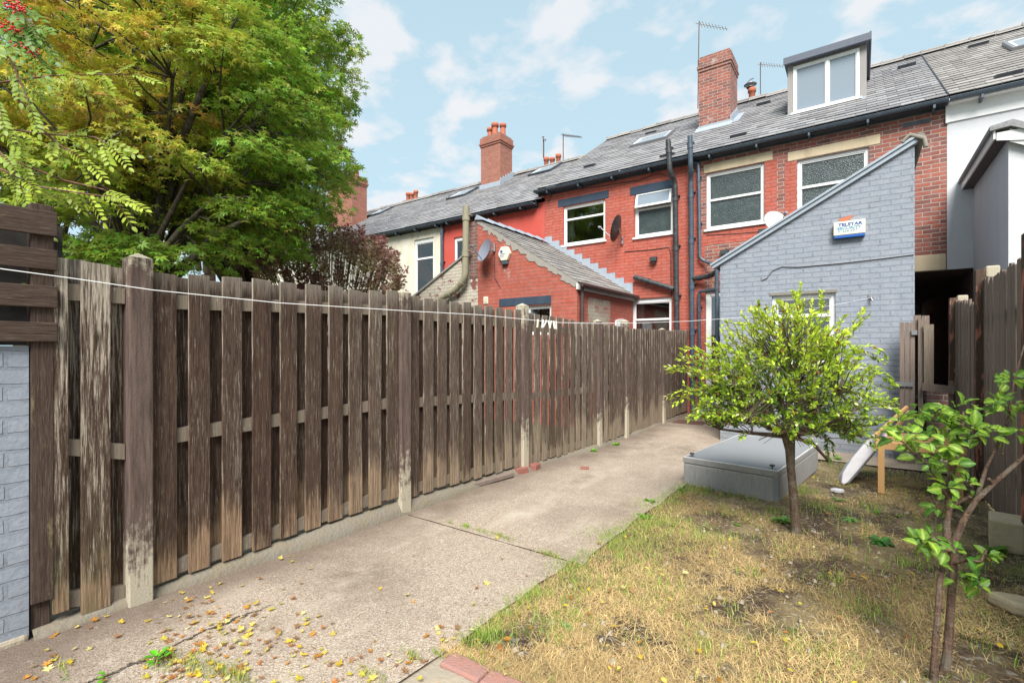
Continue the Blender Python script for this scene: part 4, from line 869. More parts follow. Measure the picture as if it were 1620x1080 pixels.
# hexagonal alarm
p = onY(800.5, 402, LY); ab = thing('alarm_box', p, 'white hexagonal alarm box on the red lean-to gable', 'alarm box'); m = MB(); r = .17
m.prism([(p.x+r*math.cos(a)*(.95), LY-.09, p.z+r*math.sin(a)*1.05) for a in [math.pi/6+math.pi/3*i+math.pi/6 for i in range(6)]], (0, .09, 0)); m.build('case', MAT['cream_plastic'], ab, bevel=.015)
m = MB(); m.box((p.x-.07, LY-.08, p.z-.235), (p.x+.08, LY, p.z-.165)); m.build('strobe', MAT['pipe'], ab, bevel=.01)
m = MB(); m.box((p.x-.09, LY-.094, p.z+.02), (p.x-.03, LY-.0902, p.z+.075)); 
for i in range(3): m.box((p.x-.1, LY-.094, p.z-.01-i*.035), (p.x+.04-.02*i, LY-.0902, p.z-.0-i*.035))
m.build('print', MAT['blue_plastic'], ab)
def text_mesh(s, size, loc, mat, parent, rot=(R_(90), 0, 0), name='lettering', bold=.004, sx=1):
    cu = bpy.data.curves.new('t', 'FONT'); cu.body = s; cu.size = size; cu.align_x = 'CENTER'; cu.align_y = 'CENTER'; cu.extrude = .001; cu.offset = bold
    t = bpy.data.objects.new('t', cu); C.objects.link(t); bpy.context.view_layer.update()
    me = bpy.data.meshes.new_from_object(t.evaluated_get(bpy.context.evaluated_depsgraph_get())); bpy.data.objects.remove(t)
    o = bpy.data.objects.new(name, me); C.objects.link(o); me.materials.clear(); me.materials.append(MAT[mat]); o.parent = parent
    o.location = Vector(loc)-WO[parent]; o.rotation_euler = rot; o.scale = (sx, 1, 1); return o
# lettered alarm box on the blue-grey wall
a = onY(1319, 353, BY); b = onY(1369, 348.5, BY); zt = (onY(1344, 351, BY).z); zb = onY(1344, 377, BY).z
x0, x1 = a.x, b.x; tb = thing('alarm_box', ((x0+x1)/2, BY, zb), 'faded cream rectangular alarm box with blue lettering on the blue-grey wall', 'alarm box')
m = MB(); m.box((x0, BY-.085, zb+.045), (x1, BY, zt)); m.build('case', MAT['cream_plastic'], tb, bevel=.008)
m = MB(); m.box((x0+.005, BY-.08, zb), (x1-.005, BY, zb+.044)); m.build('strobe', MAT['blue_plastic'], tb, bevel=.008)
H_ = zt-zb-.045; xm = (x0+x1)/2; zc = zb+.045+H_/2
text_mesh('TELSTAR', .06, (xm+.01, BY-.087, zc+.047), 'blue_plastic', tb, sx=1.22, bold=.002); text_mesh('SECURITY', .052, (xm, BY-.087, zc-.004), 'blue_faded', tb, sx=1.25, bold=.0015); text_mesh('01226 207', .042, (xm-.02, BY-.087, zc-.045), 'blue_faded', tb, sx=1.3, bold=.0005)
# chipped plaster above it
p = onY(1339, 346, BY); m = MB(); m.prism([(p.x+.09*math.cos(t)*(1+.3*math.sin(3*t)), BY-.004, p.z+.035*math.sin(t)+.02*math.cos(t)) for t in np.linspace(0, 6.28, 12)[:-1]], (0, .003, 0)); m.build('bare_brick_chip', MAT['terracotta'], lean)
# small white vent plate on red lean-to; sensor
p = onY(769, 475, LY); m = MB(); m.box((p.x-.06, LY-.02, p.z-.08), (p.x+.06, LY, p.z+.08)); [m.box((p.x-.05, LY-.03, p.z-.06+i*.03), (p.x+.05, LY-.02, p.z-.045+i*.03)) for i in range(4)]; m.build('air_vent', MAT['cream_plastic'], l2)
# cables
def cable(parent, pts, Y, r=.008, mat='black'):
    m = MB(); P = [onY(x, y, Y-.012) for x, y in pts]; m.tube(P, r, 5); m.build('cable', MAT[mat], parent)
cable(lean, [(1205, 443), (1213, 440), (1222, 428), (1237, 421.5), (1262, 422), (1330, 416), (1400, 408), (1446, 402)], BY, .008, 'metal')
cable(H2, [(868, 320), (873, 308), (900, 302), (960, 293), (1010, 286), (1040, 274), (1052, 278)], FY); cable(H2, [(988, 397), (990, 398), (1030, 395), (1058, 391), (1061, 400), (1062, 470)], FY); cable(l2, [(782, 400), (783, 440), (792, 455)], LY, .006)
cable(H, [(1118, 372), (1160, 370), (1205, 366)], FY, .006)

# ------------------------------------------------------------------ right fence
GX = 1.02
rf_ = thing('fence', (GX, 6, gz(6)), 'tall dark weathered picket fence along the right-hand side', 'fence')
for (ya, yb, za, zb) in ((2.2, 4.95, 2.12, 2.16), (5.05, 6.75, 2.12, 2.1), (6.87, 8.5, 1.9, 2.05)):
    m = MB(); y = ya
    while y < yb-.05:
        w_ = random.uniform(.075, .1); m.rnd = random.random(); z = za+(zb-za)*(y-ya)/(yb-ya)+random.uniform(-.02, .03); x = GX+random.uniform(-.006, .01); tl = random.uniform(-.01, .01)
        m.add([(x, y, gz(y)+.0), (x+.02, y, gz(y)), (x+.02, y+w_, gz(y)), (x, y+w_, gz(y)), (x, y+tl, z), (x+.02, y+tl, z), (x+.02, y+w_+tl, z+random.uniform(-.02, .01)), (x, y+w_+tl, z+random.uniform(-.02, .01))], [(0,1,2,3),(4,5,6,7),(0,4,5,1),(1,5,6,2),(2,6,7,3),(3,7,4,0)])
        y += w_+random.uniform(.006, .02)
    pn = m.build('fence_panel', MAT['old_wood'], rf_)
    for zr_ in (.35, 1.1, 1.7):
        r = MB(); r.box((GX+.035, ya, zr_), (GX+.07, yb, zr_+.09)); r.build('rail', MAT['old_wood'], pn)
for y, zt in ((6.81, 2.27), (8.56, 2.13), (5.0, 2.3)):
    m = MB(); m.rnd = .6; m.box((GX-.06, y-.055, gz(y)-.05), (GX+.012, y+.055, zt-.05)); m.build('post', MAT['post_red'], rf_, bevel=.004)
    m = MB(); m.rnd = .9; m.box((GX+.014, y-.06, gz(y)-.05), (GX+.12, y+.06, zt-.02)); m.build('concrete_post', MAT['post'], rf_, bevel=.015)
# concrete block, stone
p = onG(1590, 850); m = MB(); z = gz(4.3)
bk = onX(1548, 800, GX-.28)
M = Matrix.Translation((.84, 5.05, z)) @ Matrix.Rotation(R_(-8), 4, 'Z'); m.box((-.05, -.06, -.03), (.14, .22, .2), M); tag(m.build('concrete_block', MAT['block'], bevel=.015), 'sandy concrete block at the foot of the right-hand fence', 'block')
p = onG(1606, 968); m = MB(); ring = [(.17*math.cos(t)*(1+.2*math.sin(3*t)), .1*math.sin(t)*(1+.15*math.cos(2*t))) for t in np.linspace(0, 6.28, 12)[:-1]]
m.prism([(p.x+.08+x, p.y+y+.05, p.z-.01) for x, y in ring], (.0, .0, .07)); tag(m.build('stone', MAT['block'], bevel=.02), 'flat pale stone slab on the ground at lower right', 'stone')

# ------------------------------------------------------------------ broken gate at the passage
gate = thing('broken_gate', (.6, 8.35, gz(8.35)), 'broken grey board gate in front of the dark passage', 'gate')
GYY = 8.38
def brd(parent, xl, xr, yt, ybz, Y, mat='old_wood', th=.03, name='board', n=1):
    x0, z1 = PY(xl, yt, Y); x1 = PY(xr, yt, Y)[0]
    m = MB(); w_ = (x1-x0)/n
    for i in range(n):
        m.rnd = random.random(); m.box((x0+i*w_+.004, Y+random.uniform(-.004, .004), ybz), (x0+(i+1)*w_-.004, Y+th, z1+random.uniform(-.02, .015)))
    return m.build(name, MAT[mat], parent)
brd(gate, 1423, 1448, 509, gz(8.4), GYY, n=3, name='fixed_boards'); brd(gate, 1452, 1461, 501, gz(8.4), GYY+.02, n=1); brd(gate, 1445, 1471, 500, 1.62, GYY+.06, n=2)
brd(gate, 1461, 1478, 514, .95, GYY-.03, 'rail', name='pale_board'); brd(gate, 1500, 1509, 600, gz(8.4), GYY-.01, name='post')
m = MB(); a = onY(1458, 605, GYY-.05); b = onY(1509, 611, GYY-.05); beam(m, a-Vector((0, 0, .1)), b-Vector((0, 0, .1)), .04, .1); m.build('cross_rail', MAT['old_wood'], gate)
m = MB(); a = onY(1415, 607, GYY-.03); m.box((a.x, GYY-.03, a.z-.03), (a.x+.2, GYY-.01, a.z+.03)); a = onY(1442, 526, GYY-.03); m.box((a.x, GYY-.03, a.z-.03), (a.x+.06, GYY-.01, a.z+.03)); m.build('hinge', MAT['metal'], gate)
# low brick pier behind the gap
a = onY(1466, 615, 8.9); b = onY(1502, 615, 8.9); m = MB(); m.box((a.x, 8.9, -.2), (b.x, 9.15, a.z)); tag(m.build('brick_pier', MAT['brick_dark']), 'low dark brick pier behind the broken gate', 'pier')
# street beyond the passage: car and the house opposite
m = MB(); m.box((-4, 31, -.2), (9, 36, 6)); Ho = thing('terraced_house', (2, 31, -.1), 'brick house across the street glimpsed through the passage', 'house'); m.build('wall', MAT['brick_orange'], Ho)
m = MB(); m.box((1.2, 30.95, .8), (2.6, 31.02, 2.2)); m.build('window', MAT['upvc'], Ho); m = MB(); m.box((1.3, 30.93, .9), (2.5, 30.96, 2.1)); m.build('pane', MAT['frosted_reflection'], Ho)
car = thing('parked_car', (2.2, 23.7, -.13), 'dark blue car parked in the street beyond the passage', 'car')
def carside(prof, y0, y1, mat, name, par):
    m = MB(); m.prism([(x, y0, z) for x, z in prof], (0, y1-y0, 0)); return m.build(name, MAT[mat], par, bevel=.05)
carside([(0, .25), (0, .75), (.25, .9), (1.1, .98), (1.7, 1.38), (3.1, 1.42), (3.8, 1.0), (4.1, .9), (4.15, .3)], 22.9, 24.6, 'car', 'body', car)
carside([(1.25, 1.0), (1.75, 1.33), (3.0, 1.36), (3.55, 1.02)], 22.88, 24.62, 'clear', 'windows', car)
for x in (.8, 3.3):
    for y in (22.86, 24.5): m = MB(); m.lathe((x, y, .2), [(0, 0), (.2, 0), (.31, .02), (.32, .1), (.31, .17), (0, .18)], 20, (0, 1, 0)); m.build('wheel', MAT['black'], car)

# ------------------------------------------------------------------ bed base
A = onG(1081, 763); B = onG(1231, 791); Cc = onG(1298, 743)
ux = (B-A); wb_ = ux.length; ux.normalize(); uy = Vector((-ux.y, ux.x, 0)); ln = (Cc-B).dot(uy)
bed = thing('divan_bed_base', A, 'grey fabric divan bed base lying upside down beside the path', 'bed base')
hb = .335; M = Matrix(((ux.x, uy.x, 0, A.x), (ux.y, uy.y, 0, A.y), (0, 0, 1, min(A.z, B.z, Cc.z)-.005), (0, 0, 0, 1)))
m = MB(); m.box((0, 0, 0), (wb_, ln, hb-.06), M); m.build('base', MAT['fabric'], bed, bevel=.02)
m = MB(); m.box((-.003, -.003, hb-.059), (wb_+.003, ln+.003, hb), M); m.build('border', MAT['fabric'], bed, bevel=.005)
m = MB(); nx_, ny_ = 14, 22; vs = []
for j in range(ny_+1):
    for i in range(nx_+1):
        u, v = i/nx_, j/ny_; z = hb+.002+.0025*math.sin(u*7+v*4)+.004
        vs.append(M @ Vector((.015+u*(wb_-.03), .015+v*(ln-.03), z)))
m.add(vs, [(j*(nx_+1)+i, j*(nx_+1)+i+1, (j+1)*(nx_+1)+i+1, (j+1)*(nx_+1)+i) for j in range(ny_) for i in range(nx_)], True); m.build('lining', MAT['bed_top'], bed)
m = MB()
for a, b in (((0.01, 0.01), (wb_-.01, .01)), ((wb_-.01, .01), (wb_-.01, ln-.01)), ((.01, .01), (.01, ln-.01)), ((.01, ln-.01), (wb_-.01, ln-.01))): m.tube([M @ Vector((*a, hb)), M @ Vector((*b, hb))], .007, 6)
m.build('piping', MAT['headboard'], bed)
m = MB(); 
m.box((wb_-.045, -.006, .0), (wb_+.006, .04, hb-.05), M); m.build('corner_strip', MAT['bed_top'], bed)
for (x, y) in ((.07, .07), (wb_-.07, .07), (.07, ln-.07), (wb_-.07, ln-.07)):
    m = MB(); p = M @ Vector((x, y, hb)); m.tube([p, p+Vector((0, 0, .028))], .006, 6); m.lathe(p+Vector((0, 0, .028)), [(0, 0), (.024, .003), (.026, .014), (.012, .02), (0, .021)], 12); m.box((p.x-.03, p.y-.012, p.z+.0), (p.x+.03, p.y+.012, p.z+.008)); m.build('castor', MAT['black'], bed)

# ------------------------------------------------------------------ wooden frame and leaning headboard
ft = onG(1394, 779); fr_top = CO.z+(HY-707)/FPX*((ft.x*CF.x+ft.y*CF.y))
tbl = thing('wooden_frame', ft, 'pale pine slatted frame with square legs behind the apple leaves', 'wooden frame')
zt_ = ond(1398, 703, ft.x*CF.x+ft.y*CF.y).z
m = MB(); m.box((ft.x-.028, ft.y-.028, ft.z), (ft.x+.028, ft.y+.028, zt_-.045)); m.build('leg', MAT['pine'], tbl, bevel=.003)
far = Vector((ft.x+.62, ft.y+.1, 0))
m = MB(); m.box((far.x-.028, far.y-.028, gz(far.y)), (far.x+.028, far.y+.028, zt_-.045)); m.build('leg', MAT['pine'], tbl, bevel=.003)
for dx, dy in ((0.02, .75), (.64, .8)):
    m = MB(); m.box((ft.x+dx-.028, ft.y+dy-.028, gz(6.7)), (ft.x+dx+.028, ft.y+dy+.028, zt_-.045)); m.build('leg', MAT['pine'], tbl, bevel=.003)
def slab(a, b, w_, h, name, par=tbl, mat='pine'):
    m = MB(); beam(m, Vector(a), Vector(b), w_, h); m.build(name, MAT[mat], par, bevel=.003)
slab((ft.x-.05, ft.y-.01, zt_-.044), (far.x+.05, far.y-.01, zt_-.044), .04, .07, 'rail'); slab((ft.x-.03, ft.y+.78, zt_-.044), (far.x+.05, far.y+.74, zt_-.044), .04, .07, 'rail')
for i in range(4): slab((ft.x-.04, ft.y+.12+i*.17, zt_+.0), (far.x+.04, far.y+.1+i*.17, zt_+.0), .09, .02, 'slat')
dt = ft.x*CF.x+ft.y*CF.y+.25
for (a, b, dd) in (((1386, 690), (1436, 645), .0), ((1399, 699), (1440, 652), .18)):
    slab(ond(*a, dt+dd), ond(*b, dt+dd+.15), .03, .03, 'brace')
hbp = ond(1331, 762, 5.35); hb0 = onG(1331, 765); dh_ = hb0.x*CF.x+hb0.y*CF.y; tp = ond(1400, 684, dh_-.0)
m = MB(); ax_ = (tp-hb0); Lh = ax_.length; ax_.normalize(); wd_ = (CF+CR*.86).normalized(); wd_ = (wd_-ax_*wd_.dot(ax_)).normalized(); nh = ax_.cross(wd_).normalized()
if nh.z > 0: nh = -nh
M = Matrix(((ax_.x, wd_.x, nh.x, hb0.x), (ax_.y, wd_.y, nh.y, hb0.y), (ax_.z, wd_.z, nh.z, hb0.z+.01), (0, 0, 0, 1)))
hd = thing('headboard', hb0, 'pale grey padded headboard leaning against the pine frame', 'headboard')
prof = [(0, 0), (.1, -.05), (.3, -.075), (Lh-.12, -.075), (Lh-.02, -.045), (Lh, 0.01), (Lh-.02, .045), (.05, .045), (0, .03)]
m.prism([M @ Vector((a, 0, c)) for a, c in prof], M.to_3x3() @ Vector((0, .5, 0))); m.build('padding', MAT['headboard'], hd, bevel=.014)
m = MB(); m.prism([M @ Vector((a, .01, c)) for a, c in ((.04, .046), (Lh-.03, .046), (Lh-.03, .06), (.04, .06))], M.to_3x3() @ Vector((0, .48, 0))); m.build('backing', MAT['black'], hd)
m = MB(); p = M @ Vector((Lh-.09, -.012, .03)); m.lathe(p, [(0, -.03), (.035, -.02), (.04, .02), (.0, .03)], 12, wd_); m.build('bolt_cover', MAT['pipe_black'], hd)
# planter by the drain, small black seat edge, drain cover, white stone
p = onG(1112, 655); pl = MB(); pl.box((p.x-.2, p.y-.1, p.z), (p.x+.2, p.y-.06, p.z+.14)); pl.box((p.x-.2, p.y+.12, p.z), (p.x+.2, p.y+.16, p.z+.14)); pl.box((p.x-.2, p.y-.06, p.z), (p.x-.16, p.y+.12, p.z+.14)); pl.box((p.x+.16, p.y-.06, p.z), (p.x+.2, p.y+.12, p.z+.14)); pl.box((p.x-.16, p.y-.06, p.z), (p.x+.16, p.y+.12, p.z+.1)); tag(pl.build('drain_surround', MAT['lead'], bevel=.01), 'low grey rectangular drain surround below the pipes', 'drain surround')
p = onG(1134, 676); m = MB(); m.box((p.x-.12, p.y, p.z+.13), (p.x+.1, p.y+.25, p.z+.17)); m.box((p.x-.02, p.y+.04, p.z), (p.x+.08, p.y+.2, p.z+.13)); tag(m.build('step_stool', MAT['black'], bevel=.008), 'small black step at the corner of the blue-grey lean-to', 'step')
p = onG(1092, 668); m = MB(); m.box((p.x-.3, p.y-.22, p.z+.001), (p.x+.3, p.y+.22, p.z+.012)); tag(m.build('drain_cover', MAT['rust'], bevel=.004), 'rusty brown drain cover in the path near the house', 'drain cover')
p = onG(1325, 777); m = MB(); m.prism([(p.x+.06*math.cos(t)*(1+.2*math.sin(2*t)), p.y+.05*math.sin(t), p.z-.005) for t in np.linspace(0, 6.28, 8)[:-1]], (0, 0, .03)); tag(m.build('stone', MAT['headboard'], bevel=.006), 'small flat white stone near the headboard', 'stone')

# ------------------------------------------------------------------ clothes line with pegs
a = ond(-160, 415, 1.85); b = onY(1378, 471, BY-.06); n_ = Vector((b.y-a.y, -(b.x-a.x), 0)).normalized()
samp = [(-160, 410), (0, 425), (120, 441), (240, 458.5), (440, 479), (640, 491.5), (760, 498), (850, 507), (880, 510), (940, 511.5), (1000, 511), (1090, 508), (1200, 500), (1300, 486), (1378, 471)]
P = [onP(x, y, a, n_) for x, y in samp]; cl = thing('clothes_line', b, 'thin white washing line strung across the garden to the blue-grey wall', 'washing line')
P[-1] = b; P.insert(0, P[0]+(P[0]-P[1])*((-3.225-P[0].x)/(P[0].x-P[1].x))); m = MB()
fine_ = []
for i in range(len(P)-1):
    for t in (0, .33, .66): fine_.append(P[i].lerp(P[i+1], t))
fine_.append(P[-1]); m.tube(fine_, .002, 6); m.build('cord', MAT['line'], cl)
m = MB(); m.tube([b+Vector((0, .06, .03)), b, b+Vector((.02, 0, -.05))], .012, 7); m.box((b.x-.03, BY-.02, b.z), (b.x+.03, BY, b.z+.06)); m.build('hook', MAT['metal'], cl)
for i, px in enumerate((851, 859, 864, 868, 872, 876, 880)):
    q = onP(px, np.interp(px, [850, 880], [507, 510]), a, n_); m = MB(); tl = random.uniform(-.015, .015); m.box((-.005, -.004, -.05), (.005, .004, .01), Matrix.Translation(q) @ Matrix.Rotation(random.uniform(-.3, .3), 4, 'X') @ Matrix.Rotation(random.uniform(-.4, .4), 4, 'Y'))
    tag(m.build('clothes_peg', MAT['upvc'] if i % 3 else MAT['cream_plastic']), 'small pale peg clipped on the washing line above the third fence panel', 'peg', 'pegs on the washing line')

# ------------------------------------------------------------------ leaf builders
def T(vs, fs): return np.array(vs, float), np.array(fs, int)
def palmate(n=5):
    vs = [(0, 0, 0)]; fs = []
    for i, a in enumerate(np.linspace(-1.75, 1.75, n)):
        l = 1-.13*abs(i-(n-1)/2); w_ = .14; d = np.array((math.cos(a), math.sin(a))); s_ = np.array((-d[1], d[0])); k = len(vs)
        m1 = d*l*.45+s_*w_; m2 = d*l*.45-s_*w_; tp_ = d*l
        vs += [(*m1, .02), (*m2, .02), (*tp_, -.12)]; fs += [(0, k+1, k), (k, k+1, k+2)]
    return T(vs, fs)
T_PALM = palmate()
T_DIA = T([(0,0,0), (.45,.2,.03), (.45,-.2,.03), (1,0,-.05)], [(0,2,1), (1,2,3)])
T_OVAL = T([(0,0,0), (.3,.26,.06), (.3,-.26,.06), (.7,.24,.03), (.7,-.24,.03), (1,0,-.1), (.3,0,0), (.7,0,-.03)], [(0,6,1),(0,2,6),(1,6,7),(1,7,3),(2,7,6),(2,4,7),(3,7,5),(4,5,7)])
def apple():
    vs = []; fs = []; prof = [(0, .0), (.1, .14), (.25, .26), (.42, .31), (.6, .29), (.78, .2), (.92, .08), (1, 0)]
    for i, (x, w_) in enumerate(prof):
        z = .06*math.sin(x*3)-.16*x*x; wv = .012*(-1)**i
        wv *= 2; vs += [(x, w_, z+w_*.35+wv), (x, w_*.5, z+w_*.1), (x, 0, z), (x, -w_*.5, z+w_*.1), (x, -w_, z+w_*.35-wv)]
    for i in range(len(prof)-1):
        for j in range(4): a = i*5+j; fs += [(a, a+5, a+6), (a, a+6, a+1)]
    return T(vs, fs)
T_APPLE = apple()
APPLE_V = np.array([[.8, .95, .9], [.95, 1, 1], [1.9, 1.55, 2.2], [.95, 1, 1], [.8, .95, .9]]*8); APPLE_V[[i*5+j for i in range(1, 8, 2) for j in (1, 3)]] *= .72
T_MAPLE = T([(.35,0,.05), (0,.1,.1), (.1,.55,.25), (.35,.3,.08), (.6,.75,.2), (.7,.25,.05), (1.15,.05,.25), (.7,-.25,.05), (.5,-.7,.1), (.35,-.3,.1), (0,-.5,.25), (0,-.08,.1)], [(0,i+1,i) for i in range(1, 11)])
def leaves(name, P, D, U, S, Cl, tpl, mat, parent, smooth=False, wid=None, vmul=None):
    P = np.asarray(P, float); D = np.asarray(D, float); U = np.asarray(U, float); S = np.asarray(S, float); Cl = np.asarray(Cl, float)
    D = D/np.linalg.norm(D, axis=1, keepdims=True); Y = np.cross(U, D); Y /= (np.linalg.norm(Y, axis=1, keepdims=True)+1e-9); Z = np.cross(D, Y)
    tv, tf = tpl; wd = np.ones(len(P)) if wid is None else wid
    V = P[:, None, :] + S[:, None, None]*(tv[None, :, 0, None]*D[:, None, :] + tv[None, :, 1, None]*wd[:, None, None]*Y[:, None, :] + tv[None, :, 2, None]*Z[:, None, :])
    F = tf[None] + (np.arange(len(P))*len(tv))[:, None, None]
    return np_mesh(name, V.reshape(-1, 3), F.reshape(-1, tf.shape[1]), mat, parent, (Cl[:, None, :]*(np.ones((len(tv), 1)) if vmul is None else vmul)[None]).reshape(-1, 3), smooth=smooth)
def rv(n): v = rng.normal(size=(n, 3)); return v/np.linalg.norm(v, axis=1, keepdims=True)

def big_tree(name, label, base, fork_h, clumps, per, leaf, cols, bark, spread=.5, seed=1, stems=6, mat='leaf', tpl=T_PALM, centre=None, node_n=22):
    """clumps: (K,4) centre + size; each clump is a drooping fan of leaves joined to the limbs"""
    r = np.random.default_rng(seed); t = thing(name, base, label, 'tree', None); base = Vector(base); K = len(clumps)
    centre = Vector(centre); m = MB(); fork = base+Vector((0, 0, fork_h))
    m.tube([base, base+Vector((.03, .02, fork_h*.5)), fork], [.2, .16, .17], 10)
    ends = clumps[r.choice(K, node_n, replace=False), :3]; nodes = []
    for e in ends:
        e = Vector(e); st = fork+Vector(r.normal(0, .06, 3)); mid = st.lerp(e, .45)+Vector((0, 0, .25*(e-st).length*.5)); q = [st, st.lerp(mid, .5)+Vector(r.normal(0, .05, 3)), mid, mid.lerp(e, .5)+Vector(r.normal(0, .06, 3))+Vector((0, 0, .08)), e]
        rr = .075*r.uniform(.6, 1.1); m.tube(q, [rr, rr*.85, rr*.6, rr*.4, rr*.15], 7, False); nodes += [q[2], q[3], q[2].lerp(q[3], .5)]
    for c in clumps:
        e = Vector(c[:3]); nd = min(nodes, key=lambda q: (q-e).length + (1.0 if (q-centre).length > (e-centre).length else 0)); mid = nd.lerp(e, .5)+Vector(r.normal(0, .07, 3))+Vector((0, 0, .06)); m.tube([nd, mid, e], [.016, .011, .004], 5, False)
    m.build('trunk', MAT[bark], t)
    PP, DD, UU, SS, CC = [], [], [], [], []
    for c in clumps:
        ctr = np.array(c[:3]); s = c[3]; n = int(per*(s/spread)**2); out = ctr-np.array(centre); out[2] *= .3; out /= np.linalg.norm(out)+1e-6
        a = r.uniform(0, 2*np.pi, n); rad = np.sqrt(r.uniform(0, 1, n))*s; side = np.cross(out, (0, 0, 1.)); side /= np.linalg.norm(side)+1e-6
        along = np.cos(a)*rad; acr = np.sin(a)*rad*.8
        tilt = .12+.25*r.random()
        p = ctr+along[:, None]*out+acr[:, None]*side; p[:, 2] += -tilt*along-.35*rad**2/s+r.normal(0, .045*s/.5, n)
        fl = out*(along[:, None]/s*.8+.3)+side*(acr[:, None]/s)*.9+np.array((0, 0, -.38)); d = fl+r.normal(0, .35, (n, 3)); u = np.array((0, 0, 1.))+out*.25+r.normal(0, .38, (n, 3))
        base_c = cols(ctr, r); k = r.uniform(.65, 1.3, n)[:, None]
        PP.append(p); DD.append(d); UU.append(u); SS.append(leaf*r.uniform(.6, 1.25, n)); CC.append(np.clip(base_c*k*(1+r.normal(0, .15, (n, 3))), .004, .8))
    leaves('crown', np.concatenate(PP), np.concatenate(DD), np.concatenate(UU), np.concatenate(SS), np.concatenate(CC), tpl, MAT[mat], t)
    return t
def sample_crown(cpx, rpx, dmid, ddep, n, seed, smin, smax, mask=None, shell=.55):
    """clump centres inside an ellipsoid: centre given by sight line and distance, radii in metres"""
    r = np.random.default_rng(seed); out = []; c = ond(*cpx, dmid)
    while len(out) < n:
        v = r.normal(size=3); v /= np.linalg.norm(v); q = r.uniform(shell, 1)**(1/2.2) if r.random() < .8 else r.uniform(.2, shell)
        s = r.uniform(smin, smax); p = c+CR*(v[0]*q*(rpx[0]-s*.5))+CF*(v[1]*q*ddep)+Vector((0, 0, v[2]*q*(rpx[1]-s*.25)))
        if p.z < 1.75: continue
        dd = (p-CO).dot(CF); px = 810+FPX*(p-CO).dot(CR)/dd; py = HY-FPX*(p.z-CAMH)/dd
        if p.x > -3.7 or (mask and not mask(px, py, p)): continue
        out.append((*p, s))
    return np.array(out), c
# the Japanese maple beyond the fence
def in_a(px, py, p): return py < 415 and not (150 < px < 330 and 150 < py < 330 and rng.random() < .2)
clA, cA = sample_crown((215, 215), (2.75, 2.15), 6.3, 2.0, 270, 11, .3, .58, in_a, .6)
def colA(c, r):
    dd = Vector(c)-CO; z = c[2]; px = 810+FPX*dd.dot(CR)/dd.dot(CF); py = HY-FPX*(z-CAMH)/dd.dot(CF)
    o = np.clip((z-2.6)/1.6, 0, 1)*np.clip((420-px)/190, 0, 1); u = r.random()
    g = np.array((.2, .32, .035)); y = np.array((.42, .43, .045)); q = np.array((.66, .42, .07))
    cc = g*(1-o)+(y*(1-u*.45)+q*u*.45)*o
    if u > .96 and px < 380: cc = np.array((.5, .34, .08))
    return cc
big_tree('maple_tree', 'layered maple with orange-tinged upper leaves directly behind the fence', (cA.x-.1, cA.y+.1, gz(3)), 2.2, clA, 150, .078, colA, 'bark_dark', .47, 5, centre=cA+Vector((0, 0, -1.2)), node_n=30)
# the green tree behind it, reaching further right and higher
def in_b(px, py, p): return py < 400 and px < np.interp(py, [-200, 0, 60, 150, 215, 260, 330, 400], [470, 490, 538, 545, 525, 535, 490, 410])
clB, cB = sample_crown((385, 150), (2.6, 3.1), 9.0, 2.2, 310, 21, .38, .7, in_b, .62)
def colB(c, r):
    dd = Vector(c)-CO; e = np.clip((810+FPX*dd.dot(CR)/dd.dot(CF)-430)/140, 0, 1); u = r.random()
    cc = np.array((.17, .31, .035))*(1-u)+np.array((.32, .46, .05))*u
    return cc*(1-e*.25)+np.array((.3, .25, .06))*e*.25*(u > .6)
big_tree('green_tree', 'tall bright green tree behind the orange-tinged maple, beside the sky', (cB.x, cB.y, gz(6)), 2.2, clB, 150, .1, colB, 'bark_dark', .57, 6, centre=cB+Vector((0, 0, -1.4)), node_n=30)
# dark hedge-like tree filling the far left behind the planks
clC, cC = sample_crown((40, 170), (2.6, 3.0), 8.6, 1.6, 100, 31, .45, .8, lambda px, py, p: True, .5)
big_tree('dark_green_tree', 'dark green tree behind the maple at the far left edge', (cC.x, cC.y, gz(3)), 1.9, clC, 110, .1, lambda c, r: np.array((.1, .17, .03))*r.uniform(.8, 1.5), 'bark_dark', .6, 8, centre=cC+Vector((0, 0, -1.2)), node_n=16)
# conifer mass rising at the top
clD, cD = sample_crown((330, -60), (3.2, 3.4), 13., 2., 220, 41, .5, .9, lambda px, py, p: px < 520, .5)
big_tree('tall_tree', 'hazy pale green tall tree rising behind the others at the top', (cD.x, cD.y, gz(9)), 3.5, clD, 110, .12, lambda c, r: np.array((.16, .26, .06))*r.uniform(.8, 1.3), 'bark', .7, 9, centre=cD+Vector((0, 0, -1.6)), node_n=20, tpl=T_DIA)

